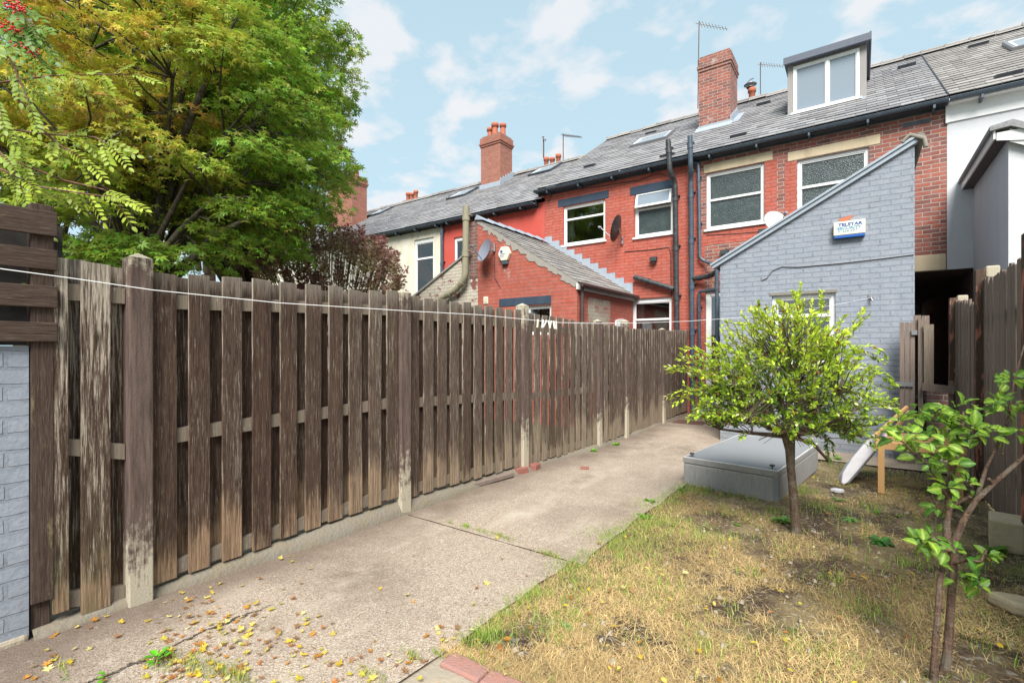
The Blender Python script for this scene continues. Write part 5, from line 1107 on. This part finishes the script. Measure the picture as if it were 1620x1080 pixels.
# purple smoke bush
def spire_bush():
    r = np.random.default_rng(77); base = ond(520, 560, 8.3); base.z = gz(5); t = thing('purple_bush', base, 'purple-leaved smoke bush between the fence and the cream house', 'bush'); m = MB(); PP, DD, UU, SS, CC = [], [], [], [], []
    tips = []
    for i in range(240):
        px = r.uniform(395, 645); top = np.interp(px, [395, 440, 500, 560, 610, 650], [385, 350, 335, 350, 375, 410]); py = r.uniform(top, 480) if r.random() < .75 else top+abs(r.normal(0, 16)); d = 8.3+r.uniform(-.7, .7); tips.append(ond(px, py, d))
    for tp in tips:
        st = tp.lerp(base+Vector((0, 0, .9)), .3)+Vector((0, 0, -.1)); mid = st.lerp(tp, .5)+Vector((0, 0, .04)); m.tube([st, mid, tp], [.006, .005, .003], 5, False)
        if r.random() < .05: m.tube([base+Vector(r.normal(0, .05, 3)), base.lerp(st, .5)+Vector(r.normal(0, .1, 3)), st], [.025, .015, .007], 5, False)
        ln = r.uniform(.3, .5); n = 66; dirv = (tp-st).normalized(); dirv = (dirv+Vector((0, 0, .5))).normalized()
        f = r.uniform(0, 1, n); a = r.uniform(0, 6.28, n); u = dirv.orthogonal().normalized(); v = dirv.cross(u)
        rad = np.array([np.array(u*math.cos(q)+v*math.sin(q)) for q in a]); p = np.array(tp)-np.array(dirv)*(ln*f)[:, None]+rad*(.02+.03*f)[:, None]
        d = rad+np.array(dirv)*.7+r.normal(0, .2, (n, 3)); uu = np.array(dirv)+r.normal(0, .3, (n, 3)); 
        pu = np.array((.32, .14, .15)); gr = np.array((.4, .35, .19)); k = np.clip(f*.9+r.normal(0, .2), 0, 1)
        PP.append(p); DD.append(d); UU.append(uu); SS.append(r.uniform(.05, .085, n)); CC.append((pu*(1-k[:, None])+gr*k[:, None])*r.uniform(.6, 1.5, n)[:, None])
    m.build('stems', MAT['bark'], t); leaves('foliage', np.concatenate(PP), np.concatenate(DD), np.concatenate(UU), np.concatenate(SS), np.concatenate(CC), (T_DIA[0]*np.array((1, 1.5, 1)), T_DIA[1]), MAT['leaf'], t)
spire_bush()

# ------------------------------------------------------------------ golden standard tree on the lawn
def golden():
    r = np.random.default_rng(5); base = onG(1259, 838); D0 = (base-CO).dot(CF); head = ond(1247, 690, D0)
    t = thing('golden_leaved_tree', base, 'small round-headed tree with yellow-green leaves on the dry lawn', 'tree'); m = MB()
    m.tube([base-Vector((0, 0, .05)), base+Vector((0, 0, .04)), ond(1256, 790, D0), ond(1251, 740, D0), ond(1250, 712, D0), head, head+Vector((0, 0, .06))], [.048, .036, .031, .03, .036, .05, .03], 12)
    PP, DD, UU, SS, CC = [], [], [], [], []
    def twig(a, b, sag=0, n=None, yl=0., ls=.042):
        a, b = Vector(a), Vector(b); L_ = (b-a).length; mid = a.lerp(b, .5)+Vector((0, 0, .08*L_))+Vector(r.normal(0, .02, 3)); pts = [a, a.lerp(mid, .5), mid, mid.lerp(b, .5)+Vector((0, 0, .03*L_)), b]
        m.tube(pts, [.0035, .003, .0025, .002, .0012], 4, False); n = n or int(L_/.0072)
        for i in range(n):
            f = (i+.5)/n*len(pts)*.999; f = min(f*(len(pts)-1)/len(pts), len(pts)-1.001); k = int(f); p = pts[k].lerp(pts[k+1], f-k); d = (pts[k+1]-pts[k]).normalized(); s = d.orthogonal().normalized(); s.rotate(Matrix.Rotation(r.uniform(0, 6.28), 3, d))
            tipf = i/n; PP.append(p); DD.append(d*(.5+.6*tipf)+s*.75+Vector((0, 0, .15))); UU.append(Vector((0, 0, 1))+s*.3+Vector(r.normal(0, .35, 3))); SS.append(ls*r.uniform(.6, 1.25))
            y = np.clip(yl*.75+tipf*.4-.12+r.normal(0, .17), 0, 1); g = np.array((.12, .28, .03)); yy = np.array((.62, .76, .06)); c = g*(1-y)+yy*y
            if r.random() < .06: c = np.array((.62, .6, .35))
            if r.random() < .03: c = np.array((.3, .12, .04))
            CC.append(np.clip(c*r.uniform(.75, 1.25), 0, .8))
    S = D0/FPX
    prim = []
    for i in range(15):
        a = 6.283*i/15+r.uniform(-.15, .15); rad = r.uniform(.28, .6); up = r.uniform(.04, .34)+(.12 if rad < .35 else 0)
        e = head+CR*(math.cos(a)*rad)+CF*(math.sin(a)*rad)+Vector((0, 0, up)); md = head.lerp(e, .5)+Vector((0, 0, .02))+Vector(r.normal(0, .025, 3)); m.tube([head, md, e], [.022, .013, .008], 6, False); prim.append((md, e))
    for i in range(7):
        e = head+Vector(r.normal(0, .1, 3)); e.z = head.z+r.uniform(.4, .75); m.tube([head, head.lerp(e, .5)+Vector(r.normal(0, .03, 3)), e], [.02, .012, .006], 6, False); prim.append((head.lerp(e, .5), e))
    outline = [(-180, 0), (-165, -40), (-120, -105), (-60, -165), (0, -195), (45, -215), (90, -175), (130, -140), (165, -70), (172, -30), (150, 30), (110, 60), (40, 70), (-60, 45), (-140, 15)]
    cen = ond(1238, 634, D0); tips = []
    while len(tips) < 780:
        a = r.uniform(0, 6.283); el = math.asin(r.uniform(-.42, 1)); q = r.uniform(.08, 1)**.42
        rx = .78*math.cos(el)**1.1*q; p = cen+CR*(math.cos(a)*rx*(.92 if math.cos(a) > 0 else 1))+CF*(math.sin(a)*rx*.9)+Vector((0, 0, math.sin(el)*q*(.88 if el > 0 else .55)-.02+r.normal(0, .02)))
        tips.append((p, q))
    for p, q in tips:
        rad = (p-head); rad.z *= .8; rad = rad.normalized(); st = p-rad*r.uniform(.1, .17)+Vector(r.normal(0, .025, 3)); nd = min((x for pe in prim for x in pe), key=lambda x: (x-st).length)
        m.tube([nd, nd.lerp(st, .5)+Vector(r.normal(0, .02, 3)), st], [.0055, .004, .0035], 4, False)
        twig(st, p+Vector(r.normal(0, .02, 3)), yl=np.clip((p.z-cen.z)/.75*.8+.3+(q-.8)*1.1, 0, 1))
    for (pts, yl) in (([(1190, 610), (1120, 590), (1056, 588)], .85), ([(1180, 625), (1110, 615), (1062, 628)], .8), ([(1190, 600), (1130, 575), (1082, 560)], .9), ([(1300, 600), (1370, 590), (1412, 605)], .45), ([(1310, 620), (1380, 628), (1418, 640)], .5), ([(1290, 660), (1340, 690), (1385, 700)], .15),
                      ([(1300, 560), (1350, 520), (1372, 496)], .9), ([(1280, 520), (1300, 490), (1303, 465)], .8), ([(1255, 520), (1262, 490), (1262, 462)], .9), ([(1210, 540), (1200, 500), (1195, 480)], .8), ([(1150, 620), (1100, 650), (1088, 662)], .6), ([(1280, 680), (1310, 700), (1312, 725)], .05), ([(1340, 560), (1390, 560), (1400, 570)], .6)):
        for k in range(3):
            dd = [D0+r.normal(0, .06)]*3; Q = [ond(x+r.normal(0, 5), y+r.normal(0, 6), d) for (x, y), d in zip(pts, dd)]; twig(Q[0], Q[1], yl=yl); twig(Q[1], Q[2], yl=yl)
    # bare dead twigs under the head
    for i in range(14):
        e = head+CR*r.uniform(-.35, .35)+CF*r.uniform(-.2, .2)+Vector((0, 0, r.uniform(-.08, .08))); m.tube([head, head.lerp(e, .5)+Vector((0, 0, .04)), e], [.005, .003, .0015], 4, False)
    s_ = ond(1310, 728, D0-.05); m.tube([head, ond(1285, 700, D0-.03), s_], [.016, .014, .01], 6)
    m.build('trunk', MAT['bark'], t); leaves('crown', PP, DD, UU, SS, CC, (T_DIA[0]*np.array((1, 1.1, 1)), T_DIA[1]), MAT['leaf'], t)
golden()

# ------------------------------------------------------------------ apple sapling
def sapling():
    r = np.random.default_rng(9); base = onG(1486, 1072); D0 = (base-CO).dot(CF); t = thing('apple_sapling', base, 'young apple tree with two thin stems and large leaves at lower right', 'tree'); m = MB()
    def lim(pts, rad, n=9): m.tube([ond(x, y, D0+d) for x, y, d in pts], rad, n)
    m.tube([base-Vector((.02, 0, .06)), ond(1478, 1060, D0), ond(1481, 1000, D0), ond(1487, 920, D0), ond(1494, 880, D0+.02)], [.02, .016, .0125, .0115, .01], 10)
    m.tube([ond(1492, 1078, D0+.06), ond(1499, 1030, D0+.06), ond(1504, 960, D0+.05), ond(1508, 900, D0+.04), ond(1507, 868, D0+.03)], [.021, .018, .0155, .015, .017], 10)
    lim([(1507, 872, .03), (1512, 850, .02), (1528, 815, 0), (1545, 790, -.02), (1580, 757, -.04), (1625, 718, -.08), (1680, 672, -.1)], [.017, .015, .0125, .011, .0095, .008, .007])
    lim([(1500, 870, .03), (1497, 830, .04), (1502, 800, .05), (1500, 770, .05), (1510, 735, .04), (1522, 690, .03), (1524, 650, .03)], [.018, .014, .012, .011, .009, .007, .005])
    lim([(1502, 803, .05), (1520, 792, .04), (1535, 785, 0)], [.01, .009, .008]); lim([(1502, 790, .05), (1470, 740, .0), (1430, 700, -.02), (1415, 690, 0)], [.007, .005, .004, .003], 6)
    lim([(1545, 790, 0), (1560, 740, .1), (1580, 700, .12), (1600, 655, .12)], [.01, .008, .006, .004], 6); lim([(1508, 890, .03), (1530, 885, -.03), (1552, 888, -.05), (1560, 870, -.05)], [.009, .007, .006, .005], 6)
    lim([(1498, 860, .03), (1480, 850, .0), (1462, 848, -.02)], [.007, .005, .004], 6)
    lim([(1585, 720, .1), (1605, 600, .2), (1625, 530, .25)], [.005, .004, .003], 6)
    for (x, y, d) in ((1490, 960, 0), (1503, 1000, .05), (1540, 795, 0), (1570, 765, -.03), (1483, 905, 0)): p = ond(x, y, D0+d); m.tube([p, p+Vector(r.normal(0, .02, 3))], [.01, .006], 6)
    m.build('trunk', MAT['bark_sap'], t)
    P_, D_, U_, S_, C_ = [], [], [], [], []
    cl = [(1440, 690, 12, 42), (1480, 665, 16, 40), (1520, 655, 16, 38), (1455, 650, 8, 25), (1500, 700, 14, 38), (1540, 680, 12, 35), (1475, 720, 9, 35), (1425, 668, 5, 22), (1502, 770, 11, 30), (1530, 765, 7, 22), (1490, 800, 7, 26), (1470, 850, 12, 28), (1455, 862, 8, 22), (1500, 870, 5, 18), (1545, 925, 7, 20), (1515, 912, 5, 15), (1560, 880, 6, 24), (1585, 640, 12, 34), (1600, 600, 10, 24), (1610, 680, 10, 28), (1570, 690, 9, 28), (1600, 635, 8, 25), (1500, 735, 9, 30), (1430, 700, 5, 20)]
    for x, y, n, sp_ in cl:
        for i in range(int(n*1.7)):
            a = r.uniform(0, 6.28); q = r.uniform(.05, .8)*sp_; dx, dy = math.cos(a)*q, math.sin(a)*q*.6; d = D0+r.normal(0, .07)+(.08 if x > 1560 else 0); P_.append(ond(x+dx, y+dy, d))
            dr = CR*(math.cos(a)+r.normal(0, .25))+CF*r.normal(0, .55)+Vector((0, 0, -math.sin(a)*.45+r.normal(.02, .25))); D_.append(dr); U_.append(Vector((0, 0, 1))-CF*.55+Vector(r.normal(0, .35, 3)))
            S_.append(r.uniform(.03, .07)); g = np.array((.07, .17, .022)); y_ = np.array((.25, .4, .04)); k = r.random()*(1 if y < 800 else .8); C_.append((g*(1-k)+y_*k)*r.uniform(.75, 1.2))
    for (x, y, d, dx, dz, s) in ((1528, 880, -.04, .55, -.8, .12), (1537, 905, -.05, 0, -1, .08)): P_.append(ond(x, y, D0+d)); D_.append(CR*dx+Vector((0, 0, dz))); U_.append(-CF+CR*.3+Vector((0, 0, .3))); S_.append(s); C_.append(np.array((.07, .2, .03)))
    leaves('foliage', [tuple(q) for q in P_], [tuple(q) for q in D_], [tuple(q) for q in U_], S_, C_, T_APPLE, MAT['leaf_gloss'], t, smooth=True, vmul=APPLE_V)
sapling()

# ------------------------------------------------------------------ rowan sprays at the upper left
def rowan():
    r = np.random.default_rng(14); base = Vector((-4.6, -.6, 0)); t = thing('rowan_tree', base, 'rowan branches with feathery leaves and red berries entering at the upper left', 'tree'); m = MB(); P_, D_, U_, S_, C_ = [], [], [], [], []
    top = base+Vector((.1, .1, 2.6)); m.tube([base, base+Vector((0, 0, 1.3)), top, top+Vector((.1, .1, 1.2))], [.07, .06, .05, .03], 9)
    def pinn(p, d, up, L_, n, s, k):
        d = Vector(d).normalized(); up = Vector(up); side = d.cross(up).normalized(); q = [p, p+d*L_*.5-up*.002, p+d*L_-Vector((0, 0, L_*.2))]; m.tube(q, [.0015, .0012, .0008], 4, False)
        for i in range(n):
            f = .15+.85*i/n; c = p+d*L_*f-Vector((0, 0, L_*.2*f*f))
            for sg in (-1, 1): P_.append(c); D_.append(side*sg+d*.55+Vector((0, 0, -.25))+Vector(r.normal(0, .08, 3))); U_.append(up+Vector(r.normal(0, .15, 3))); S_.append(s*r.uniform(.8, 1.1)*(1 if f > .3 else .75)); C_.append(k*r.uniform(.85, 1.15))
        P_.append(p+d*L_-Vector((0, 0, L_*.2))); D_.append(d); U_.append(up); S_.append(s); C_.append(k)
    G = np.array((.12, .24, .035)); Yg = np.array((.4, .5, .05)); 
    br = [([(-60, 150), (0, 131), (80, 120), (150, 118), (205, 118)], 2.7, 9, .7), ([(-60, 190), (0, 203), (80, 213), (150, 217), (170, 228)], 2.6, 8, .8), ([(-60, 240), (0, 267), (60, 295), (130, 306), (185, 313)], 2.5, 9, .9), ([(-40, 225), (40, 262), (100, 285), (165, 300)], 2.6, 4, .9), ([(-40, 60), (0, 40), (30, 60), (50, 85)], 2.4, 8, .05), ([(-40, -30), (10, 0), (40, 30), (60, 50)], 2.4, 9, .0),
          ([(-60, 20), (-10, 60), (20, 100), (45, 160)], 2.5, 7, .5), ([(-60, 110), (-10, 150), (10, 190), (30, 235)], 2.5, 6, .6), ([(-60, 320), (-20, 330), (10, 340), (40, 348)], 2.5, 3, .8), ([(60, 200), (95, 230), (130, 250)], 2.6, 3, .95), ([(-60, 300), (0, 240), (20, 260), (35, 300)], 2.5, 6, .6)]
    for pts, d, n, yl in br:
        Q = [ond(x, y, d) for x, y in pts]; m.tube([top]+Q if pts[0][0] < 0 else Q, ([.02] if pts[0][0] < 0 else [])+[.007, .006, .005, .004, .0025][:len(Q)], 6, False)
        for i in range(n):
            f = .25+.75*(i+.5)/n; k = f*(len(Q)-1); j = min(int(k), len(Q)-2); p = Q[j].lerp(Q[j+1], k-j); dr = (Q[j+1]-Q[j]).normalized(); s_ = 1 if i % 2 else -1
            dd = dr*.8+Vector((0, 0, s_*.5-.35+r.normal(0, .2)))+CF*r.normal(0, .3); pinn(p, dd, (Vector((0, 0, .7))-CF*.8+Vector(r.normal(0, .35, 3))).normalized(), r.uniform(.1, .155), 6, .038, G*(1-yl)+Yg*yl*r.uniform(.6, 1.1))
        pinn(Q[-1], (Q[-1]-Q[-2])+Vector((0, 0, -.02)), (Vector((0, 0, .7))-CF*.8).normalized(), .15, 7, .036, G*(1-yl)+Yg*yl)
    p = ond(30, 452, 2.38); pinn(ond(-20, 470, 2.36), ond(32, 442, 2.36)-ond(-20, 470, 2.36), -CF+Vector((0, 0, .5)), .17, 3, .045, np.array((.3, .4, .08)))
    m.build('branch', MAT['twig'], t); leaves('foliage', [tuple(q) for q in P_], [tuple(q) for q in D_], [tuple(q) for q in U_], S_, C_, T_OVAL, MAT['leaf_gloss'], t, smooth=True)
    for (x, y, n) in ((28, 14, 42), (30, 48, 40), (8, 42, 20), (45, 80, 22), (20, 5, 20)):
        b = MB(); c = ond(x, y, 2.38)
        for i in range(n):
            q = c+Vector(r.normal(0, 1, 3)*np.array((.02, .02, .013))); b.lathe(q-Vector((0, 0, .0045)), [(0, 0), (.0035, .001), (.0048, .0045), (.0035, .008), (0, .009)], 7)
        b.build('berry_cluster', MAT['berry'], t)
rowan()

# ------------------------------------------------------------------ grass, litter, weeds
def noise2(x, y, s, seed):
    r = np.random.default_rng(seed); g = r.random((64, 64)); u = (x*s) % 63; v = (y*s) % 63; i, j = u.astype(int), v.astype(int); fu, fv = u-i, v-j; fu = fu*fu*(3-2*fu); fv = fv*fv*(3-2*fv)
    return (g[i, j]*(1-fu)+g[i+1, j]*fu)*(1-fv)+(g[i, j+1]*(1-fu)+g[i+1, j+1]*fu)*fv
def zg(y): return np.interp(y, _gy, _gz)
def blades(name, X, Y, L_, W_, tilt, col, label, cat, r, zoff=-.022, curl=.3):
    n = len(X); a = r.uniform(0, 6.283, n); base = np.stack([X, Y, zg(Y)+zoff], 1); h = np.stack([np.cos(a), np.sin(a), np.zeros(n)], 1); up = np.array((0, 0, 1.))
    d1 = h*np.sin(tilt)[:, None]+up*np.cos(tilt)[:, None]; t2 = np.minimum(tilt+curl+r.uniform(0, .5, n), 1.62); d2 = h*np.sin(t2)[:, None]+up*np.cos(t2)[:, None]
    s = np.stack([-np.sin(a), np.cos(a), np.zeros(n)], 1); tw = r.uniform(-1, 1, n)[:, None]; s = s+h*tw*.5
    W2 = (W_/2)[:, None]; m1 = base+d1*(L_*.5)[:, None]; tp_ = m1+d2*(L_*.5)[:, None]
    V = np.stack([base-s*W2, base+s*W2, m1-s*W2*.8, m1+s*W2*.8, tp_], 1).reshape(-1, 3); k = np.arange(n)*5
    F = np.concatenate([np.stack([k, k+1, k+3], 1), np.stack([k, k+3, k+2], 1), np.stack([k+2, k+3, k+4], 1)])
    o = np_mesh(name, V, F, MAT['straw'], None, np.repeat(col, 5, axis=0)); return tag(o, label, cat, kind='stuff')
r = np.random.default_rng(99)
def field(n, y0=1.68, y1=7.9, pw=1.9):
    Y = y0+(y1-y0)*r.random(n)**pw; X = r.uniform(EX-.02, 1.1, n); return X, Y
# straw: matted dry grass, thin over bare soil patches
X, Y = field(260000); den = noise2(X, Y, 2.1, 1)*.6+noise2(X+9, Y, 5.5, 2)*.4+np.clip((3.8-Y)*.1, -.13, .14)-np.clip((X-.1)*.12, 0, .15); k = den+r.normal(0, .045, len(X)) > .5; k |= r.random(len(X)) < .06; X, Y = X[k], Y[k]; n = len(X)
u = r.random(n)[:, None]; col = np.array((.62, .46, .22))*(1-u)+np.array((.4, .27, .12))*u; col = col*r.uniform(.55, 1.3, n)[:, None]
blades('dry_grass', X, Y, r.uniform(.025, .1, n)*r.uniform(.5, 1, n), r.uniform(.0012, .0026, n), np.clip(r.normal(1.3, .3, n), .2, 1.57), np.clip(col*1.12*(.72+.55*noise2(X, Y, 1.7, 31)+.2*(noise2(X, Y, 13, 32)-.5))[:, None], 0, .85), 'straw-coloured dry grass matted over the lawn', 'dry grass', r, -.014, .06)
# upright pale stalks near the camera and by the right fence
X, Y = field(2600, 1.7, 6.5, 1.6); k = (noise2(X, Y, 1.3, 5) > .5) | (X > .55); X, Y = X[k], Y[k]; n = len(X)
# green: path edge, tufts
X1, Y1 = field(80000, 1.68, 7.9, 1.3); e = np.exp(-((X1-EX)/.32)**2)*2.1; e2 = np.exp(-((Y1-4.9)/.65)**2)*(X1 < -.5)*.75; nn_ = noise2(X1, Y1, 3.2, 7)*.55+noise2(X1, Y1, 9, 8)*.45; pr = (e*.62+e2*.5+.14)*np.clip((nn_-.36)*4.2, 0, 1); k = r.random(len(X1)) < pr; X1, Y1 = X1[k], Y1[k]
tuft = []
for (px, py, s, c) in ((1360, 960, .08, 160), (1120, 850, .1, 200), (1060, 930, .1, 130), (1300, 800, .12, 280), (1270, 775, .1, 220), (1440, 890, .06, 90), (830, 950, .06, 160), (900, 895, .08, 240), (960, 845, .1, 320), (775, 1005, .05, 150), (1190, 905, .06, 60), (1320, 915, .05, 60), (1375, 650+150, .06, 60), (1030, 800, .09, 260), (1260, 1010, .07, 60), (1330, 1040, .06, 60), (1120, 1020, .06, 60), (1590, 900, .1, 120), (1400, 750, .15, 200), (1500, 735, .2, 200), (1345, 740, .15, 150)):
    p = onG(px, py); tuft.append(np.stack([r.normal(p.x, s, c), r.normal(p.y, s, c)], 1))
tf = np.concatenate(tuft); X1 = np.concatenate([X1, tf[:, 0]]); Y1 = np.concatenate([Y1, tf[:, 1]]); n = len(X1)
u = r.random(n)[:, None]; col = np.array((.14, .29, .03))*(1-u)+np.array((.36, .46, .08))*u; col *= r.uniform(.6, 1.25, n)[:, None]
blades('green_grass', X1, Y1, r.uniform(.025, .085, n), r.uniform(.002, .0038, n), np.abs(r.normal(0, .35, n)), np.clip(col, 0, .8), 'short green grass along the path edge and in tufts on the dry lawn', 'grass', r, -.02)
# crack tufts and foreground
XX, YY = [], []
for (px, py, s, c, ln) in ((712, 828, .02, 25, 0), (735, 834, .025, 40, 0), (765, 842, .05, 70, 0), (800, 852, .05, 80, 0), (868, 878, .04, 120, 0), (790, 848, .03, 60, 0), (262, 1050, .05, 60, 0), (310, 1056, .06, 130, 0), (380, 1075, .06, 120, 0), (350, 1062, .05, 100, 0), (100, 1060, .03, 25, 0), (655, 1040, .03, 60, 0), (590, 1072, .04, 50, 0), (745, 1020, .04, 90, 0), (690, 1035, .02, 30, 0)):
    p = onG(px, py); XX.append(r.normal(p.x, s*1.2, c)); YY.append(r.normal(p.y, s*.35, c))
X1 = np.concatenate(XX); Y1 = np.concatenate(YY); n = len(X1); u = r.random(n)[:, None]; col = np.array((.13, .24, .03))*(1-u)+np.array((.42, .4, .12))*u
blades('crack_grass', X1, Y1, r.uniform(.02, .06, n), r.uniform(.002, .0035, n), np.abs(r.normal(0, .45, n)), col, 'wispy grass growing out of the concrete cracks', 'grass', r, 0)
# fallen leaves
def litter(name, pts, s0, s1, pal, label, tpl, dz=.004):
    n = len(pts); P = np.stack([pts[:, 0], pts[:, 1], zg(pts[:, 1])+dz+r.uniform(0, .008, n)], 1); a = r.uniform(0, 6.28, n); D = np.stack([np.cos(a), np.sin(a), r.normal(0, .25, n)], 1); U = np.array((0, 0, 1.))+r.normal(0, .3, (n, 3)); c = np.array(pal)[r.integers(0, len(pal), n)]*r.uniform(.7, 1.2, n)[:, None]
    tag(leaves(name, P, D, U, r.uniform(s0, s1, n), np.clip(c, 0, .85), tpl, MAT['leaf'], None), label, 'fallen leaves', kind='stuff')
pal = [(.7, .48, .05), (.65, .52, .12), (.55, .25, .04), (.4, .16, .05), (.68, .62, .25), (.5, .42, .05), (.32, .17, .08)]
def scat(spec): return np.concatenate([np.stack([r.normal(onG(px, py).x, sx, c), r.normal(onG(px, py).y, sy, c)], 1) for px, py, sx, sy, c in spec])
pts = scat([(100, 985, .06, .06, 26), (135, 968, .05, .06, 26), (70, 1000, .06, .06, 18), (280, 940, .3, .3, 40), (340, 900, .2, .3, 26), (330, 1000, .25, .2, 55), (380, 985, .15, .12, 30), (300, 1045, .12, .08, 50), (370, 1065, .15, .07, 50), (430, 1010, .25, .2, 22), (500, 1050, .25, .1, 30), (560, 1065, .2, .06, 18), (640, 1050, .1, .05, 14), (450, 850, .15, .4, 16), (90, 1050, .06, .05, 14), (700, 1005, .08, .06, 12), (560, 780, .1, .5, 10), (640, 950, .4, .4, 16)])
pts = pts[(pts[:, 0] > -3.2)]
litter('fallen_leaves', pts, .014, .034, pal, 'yellow and brown fallen leaves scattered over the path', T_MAPLE)
pts = np.stack(field(260, 1.7, 7, 1.7), 1); litter('lawn_leaves', pts, .02, .045, pal, 'orange and yellow fallen leaves among the dry grass', T_OVAL, .012)
pts = np.stack([r.uniform(-3.2, 1, 500), 1.0+7*r.random(500)**1.5], 1); litter('fine_debris', pts, .006, .016, [(.3, .2, .1), (.15, .1, .07), (.6, .5, .4)], 'tiny bits of bark and grit strewn on the ground', T_DIA, .004)
# pebbles on the lawn
m = MB(); 
X, Y = field(240, 1.7, 7, 1.6)
for x, y in zip(X, Y):
    s = r.uniform(.006, .018); q = gz(y)-.012; m.rnd = r.random(); a = r.uniform(0, 6.28); M = Matrix.Translation((x, y, q)) @ Matrix.Rotation(a, 4, 'Z'); m.add([M @ Vector(v) for v in ((-s, -s*.7, 0), (s, -s*.6, 0), (s*.8, s*.7, 0), (-s*.7, s*.8, 0), (-s*.5, -s*.4, s), (s*.5, -s*.3, s*.9), (s*.4, s*.4, s), (-s*.4, s*.4, s*.8))], [(0,1,5,4),(1,2,6,5),(2,3,7,6),(3,0,4,7),(4,5,6,7)])
tag(m.build('pebbles', MAT['rough_concrete'], bevel=0), 'small stones and grit lying on the bare soil', 'pebbles', kind='stuff')
def weed(px, py, s, n, lb, kind='round', up=.5, c=(.12, .26, .03)):
    p = onG(px, py); p.z -= .005; P_, D_, U_, S_, C_ = [], [], [], [], []
    m = MB()
    for i in range(n):
        a = r.uniform(0, 6.28); e = r.uniform(.1, 1)*up; d = Vector((math.cos(a), math.sin(a), e)); st = s*r.uniform(.15, .5) if kind == 'round' else .0; q = p+Vector((r.normal(0, .008), r.normal(0, .008), 0)); q2 = q+d.normalized()*st+Vector((0, 0, st*up)); 
        m.tube([q, q2, q2+d*.002], [.0018, .0015, .001], 4, False)
        P_.append(tuple(q2)); D_.append(tuple(d+Vector((0, 0, -.1)))); U_.append((-d.x*.6, -d.y*.6, 1)); S_.append(s*r.uniform(.5, 1)); C_.append(np.array(c)*r.uniform(.8, 1.6))
    o = thing('weed', p, lb, 'weed', 'weeds on the lawn and path'); m.build('stem', MAT['twig'], o)
    tp = T_APPLE if kind == 'round' else (T_OVAL[0]*np.array((1, .6, 1)), T_OVAL[1]); leaves('leaf_rosette', P_, D_, U_, S_, C_, tp, MAT['leaf_gloss'], o, smooth=True)
weed(250, 1050, .05, 14, 'bright green leafy weed in the foreground crack beneath the leaves', 'round', 1.2, (.1, .34, .02)); weed(170, 1072, .04, 5, 'small weed at the bottom left corner of the path', 'round', 1, (.15, .4, .03)); weed(100, 1070, .04, 6, 'spindly weed on the concrete nearest the grey wall', 'long', 1.5)
weed(940, 714, .1, 26, 'bushy weed at the foot of the fourth fence post', 'long', 1.4, (.13, .34, .02)); weed(975, 704, .1, 24, 'bushy weed beside the fifth fence post', 'long', 1.4, (.13, .34, .02)); weed(736, 832, .05, 12, 'small tuft-like weed in the path joint', 'long', 1.6, (.18, .4, .02))
weed(1030, 793, .1, 14, 'serrated weed spilling onto the path left of the bed base', 'long', .6); weed(1020, 818, .1, 12, 'dark-centred weed at the path edge below the bed base', 'long', .5); weed(1133, 770, .12, 12, 'leafy weed against the near face of the bed base', 'long', 1.2, (.14, .34, .03)); weed(1080, 775, .09, 10, 'weed at the left corner of the bed base', 'long', .8)
weed(1238, 822, .13, 22, 'spiky rosette left of the golden tree trunk', 'long', .5, (.13, .27, .06)); weed(1397, 856, .15, 20, 'large dandelion rosette in the middle of the lawn', 'long', .4, (.06, .2, .04)); weed(1345, 820, .11, 14, 'flat rosette on the soil between tree and headboard', 'long', .25, (.14, .3, .08)); weed(1325, 790, .1, 16, 'pale rosette just below the white stone', 'long', .5, (.2, .34, .12)); weed(1385, 808, .08, 9, 'small dark weed near the pine leg', 'long', .4)
weed(897, 990, .05, 10, 'grey-green weed near the pink brick edging', 'long', .9, (.15, .28, .1)); weed(1420, 815, .06, 8, 'little weed right of the pine leg', 'long', .5); weed(1165, 830, .06, 8, 'tiny weed in the grass before the bed base', 'long', .7); weed(1325, 726, .12, 14, 'weed on the strip at the foot of the blue-grey wall', 'long', 1.3, (.16, .34, .04)); weed(1575, 870, .12, 12, 'weed by the concrete block', 'long', .8)
bpy.context.view_layer.update()
